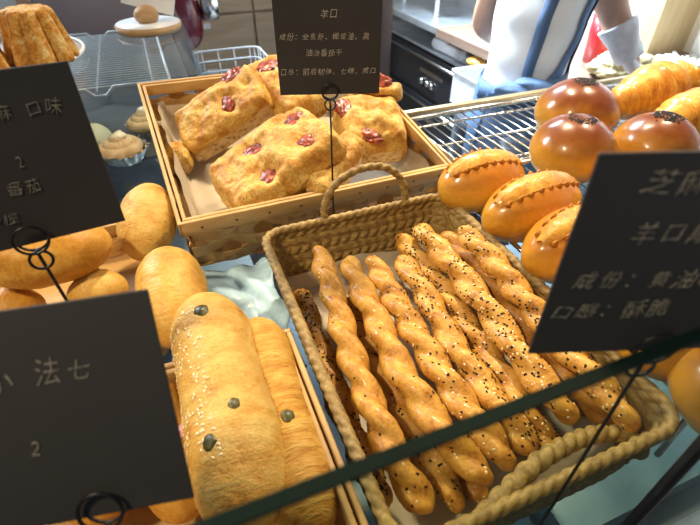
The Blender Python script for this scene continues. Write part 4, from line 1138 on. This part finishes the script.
def skinned(name, verts, eds, m, parent, sub=2, root=None):
    me = bpy.data.meshes.new(name); names = list(verts)
    me.from_pydata([verts[k][0] for k in names], [(names.index(a), names.index(b)) for a, b in eds], [])
    o = bpy.data.objects.new(name, me); C.objects.link(o)
    sk = o.modifiers.new('skin', 'SKIN'); sk.use_smooth_shade = True
    o.modifiers.new('sub', 'SUBSURF').levels = sub; o.modifiers['sub'].render_levels = sub
    if not me.skin_vertices: me.attributes  # created by the modifier below
    sv = me.skin_vertices[0].data
    for i, k in enumerate(names):
        q = verts[k][1]; sv[i].radius = (q, q); sv[i].use_root = (k == (root or names[0]))
    dg = bpy.context.evaluated_depsgraph_get(); dg.update()
    me2 = bpy.data.meshes.new_from_object(o.evaluated_get(dg))
    bpy.data.objects.remove(o); bpy.data.meshes.remove(me)
    me2.materials.clear(); me2.materials.append(m)
    for p in me2.polygons: p.use_smooth = True
    o = bpy.data.objects.new(name, me2); C.objects.link(o); o.parent = parent
    return o
M_DENIM = plain('blue_denim', (.085, .155, .29), .75, nscale=300, namt=.25, bump=.2)
M_SHIRT = plain('white_cotton', (.84, .86, .88), .8, nscale=25, namt=.03, bump=.15)
M_GLOVE = plain('white_glove', (.78, .78, .80), .5, nscale=60, namt=.08, bump=.3)
try:
    skinned('body', J, edges, M_SKIN, pr)
except Exception as ex:
    print('SKIN FAILED', ex)
# torso clothing: rings around a leaning spine
def torso(z, phi, off=0.0):
    """phi: 0 = back, + towards the right side of the body"""
    key = [(.72, 0.0, .175, .135), (.86, -.005, .172, .135), (.97, .0, .148, .115), (1.06, .02, .142, .110), (1.18, .06, .158, .120), (1.30, .11, .172, .125), (1.38, .145, .165, .105), (1.44, .165, .095, .075), (1.47, .175, .068, .062)]
    for a, b in zip(key, key[1:]):
        if z <= b[0]: break
    t = min(1, max(0, (z-a[0])/(b[0]-a[0]))); t = t*t*(3-2*t)
    f, rx, ry = [a[i]+(b[i]-a[i])*t for i in (1, 2, 3)]
    wob = .004*noise.noise(Vector((phi*2, z*14, 3)))+.006*noise.noise(Vector((phi*1.2, z*7+phi, 8)))
    rx = rx*0.76+off+wob; ry = ry*0.95+off+wob
    return W_(f-ry*math.cos(phi), rx*math.sin(phi), z)
def cloth(z0, z1, phi0, phi1, off, nz_=40, np_=72, th=.004):
    bm = NB(); full = abs(phi1-phi0) > 6.2; V = []
    for j in range(nz_+1):
        z = z0+(z1-z0)*j/nz_
        V.append([bm.verts.new(torso(z, phi0+(phi1-phi0)*i/np_, off)) for i in range(np_ if full else np_+1)])
    for A, B in zip(V, V[1:]):
        for i in range(len(A)-(0 if full else 1)): bm.faces.new((A[i], A[(i+1) % len(A)], B[(i+1) % len(A)], B[i]))
    return bm
obj('t_shirt', cloth(.985, 1.465, -PI, PI, .010), M_SHIRT, pr)
for sd, sh, el in ((1, J['shR'][0], J['elR'][0]), (-1, J['shL'][0], J['elL'][0])):
    d = el-sh
    obj('sleeve', sweep(NB(), catmull([sh-d*.12, sh+d*.25, sh+d*.55], 16), lambda i, a: .070-.0006*i+.002*math.sin(3*a), 24), M_SHIRT, pr)
obj('trousers', cloth(.74, .99, -PI, PI, .014), M_DENIM, pr)
for sd in ('R', 'L'):
    obj('trouser_leg', sweep(NB(), catmull([J['hip'+sd][0]+Vector((0, 0, .02)), J['kn'+sd][0], J['an'+sd][0]+Vector((0, 0, .02))], 30), lambda i, a: .105-.0014*i, 24), plain('dark_trousers', (.03, .035, .05), .8), pr)
    bm = NB(); lump(bm, (.13, .048, .045), 3, .02, flat=-.6); bmesh.ops.transform(bm, matrix=Matrix.Translation(J['an'+sd][0]+fwd*.06+Vector((0, 0, -.06))) @ Matrix.Rotation(HEAD, 4, 'Z'), verts=bm.verts); obj('shoe', bm, M_OVEN, pr)
# apron: front panel with its side edges, waist tie with a bow, two straps crossing up the back
obj('apron_skirt', cloth(.70, 1.02, .55, 2*PI-.55, .020), M_DENIM, pr)
obj('apron_bib', cloth(.98, 1.30, PI*.52, PI*1.48, .018), M_DENIM, pr)
def band(path, wd, off, name):
    pts = catmull([Vector((z, p, 0)) for z, p in path], 60); bm = NB(); prev = None
    for i, q in enumerate(pts):
        a = pts[max(0, i-1)]; b = pts[min(60, i+1)]
        d = Vector((b.x-a.x, (b.y-a.y)*.14)); d.normalize(); pz, pp = -d.y, d.x
        cur = []
        for e, o_ in ((-1, 0), (-1, .004), (1, .004), (1, 0)):
            cur.append(bm.verts.new(torso(q.x+pz*e*wd/2, q.y+pp*e*wd/2/.14, off+o_)))
        if prev:
            for k in range(4): bm.faces.new((prev[k], prev[(k+1) % 4], cur[(k+1) % 4], cur[k]))
        prev = cur
    bmesh.ops.recalc_face_normals(bm, faces=bm.faces)
    return obj(name, bm, M_DENIM, pr)
band([(1.03, .26), (1.12, .26), (1.24, .30), (1.38, .40)], .034, .013, 'apron_strap')
band([(1.02, .75), (1.07, 1.05), (1.15, 1.25), (1.28, 1.35), (1.38, 1.2)], .040, .013, 'apron_strap')
band([(.99, -1.9), (.99, -.9), (1.00, 0), (1.02, .7), (1.03, 1.8)], .050, .016, 'waist_tie')
for a, z in ((.42, 1.03), (.05, 1.015)):
    c = torso(z, a, .034); bm = NB(); lump(bm, (.030, .055, .026), 4, .12, 2, a, squircle=2.8, M=frame_matrix(c, fwd, (0, 0, 1))); obj('tie_bow', bm, M_DENIM, pr)
# hair
bm = NB(); lump(bm, (.098, .092, .115), 4, .05, 3, 2); bmesh.ops.transform(bm, matrix=Matrix.Translation(J['head1'][0]+Vector((0, 0, .045))-fwd*.018), verts=bm.verts); obj('hair', bm, plain('black_hair', (.012, .010, .010), .5, nscale=200), pr)
# gloved right hand: cuff, palm, five fingers reaching down to the dough
ax = (haR-wrR).normalized(); sdv = ax.cross(Vector((0, 0, 1))).normalized()
cuff0 = elR.lerp(wrR, .68)
obj('glove_cuff', sweep(NB(), catmull([cuff0, wrR+ (cuff0-wrR)*.2, wrR+ax*.035], 20), lambda i, a: .060-.0009*i+.0026*math.sin(4*a+i*.4), 24), M_GLOVE, pr)
bm = NB(); lump(bm, (.050, .043, .024), 4, .03, M=frame_matrix(wrR+ax*.045, ax, Vector((0, 0, 1)).cross(sdv).cross(sdv)*-1 if False else sdv.cross(ax))); g = obj('glove_palm', bm, M_GLOVE, pr)
for k, (s, ln) in enumerate(((-.030, .060), (-.010, .072), (.010, .068), (.030, .054))):
    b0 = wrR+ax*.075+sdv*s; dn = sdv.cross(ax)
    if dn.z > 0: dn = -dn
    obj('glove_finger', sweep(NB(), catmull([b0, b0+ax*ln*.45+dn*.006, b0+ax*ln*.8+dn*.022, b0+ax*ln*.9+dn*.042], 18), lambda i, a: .0105-.0001*i if i < 17 else .006, 12), M_GLOVE, g)
b0 = wrR+ax*.03-sdv*.036
obj('glove_thumb', sweep(NB(), catmull([b0, b0+ax*.02-sdv*.022, b0+ax*.055-sdv*.028], 14), lambda i, a: .012-.0001*i if i < 13 else .007, 12), M_GLOVE, g)
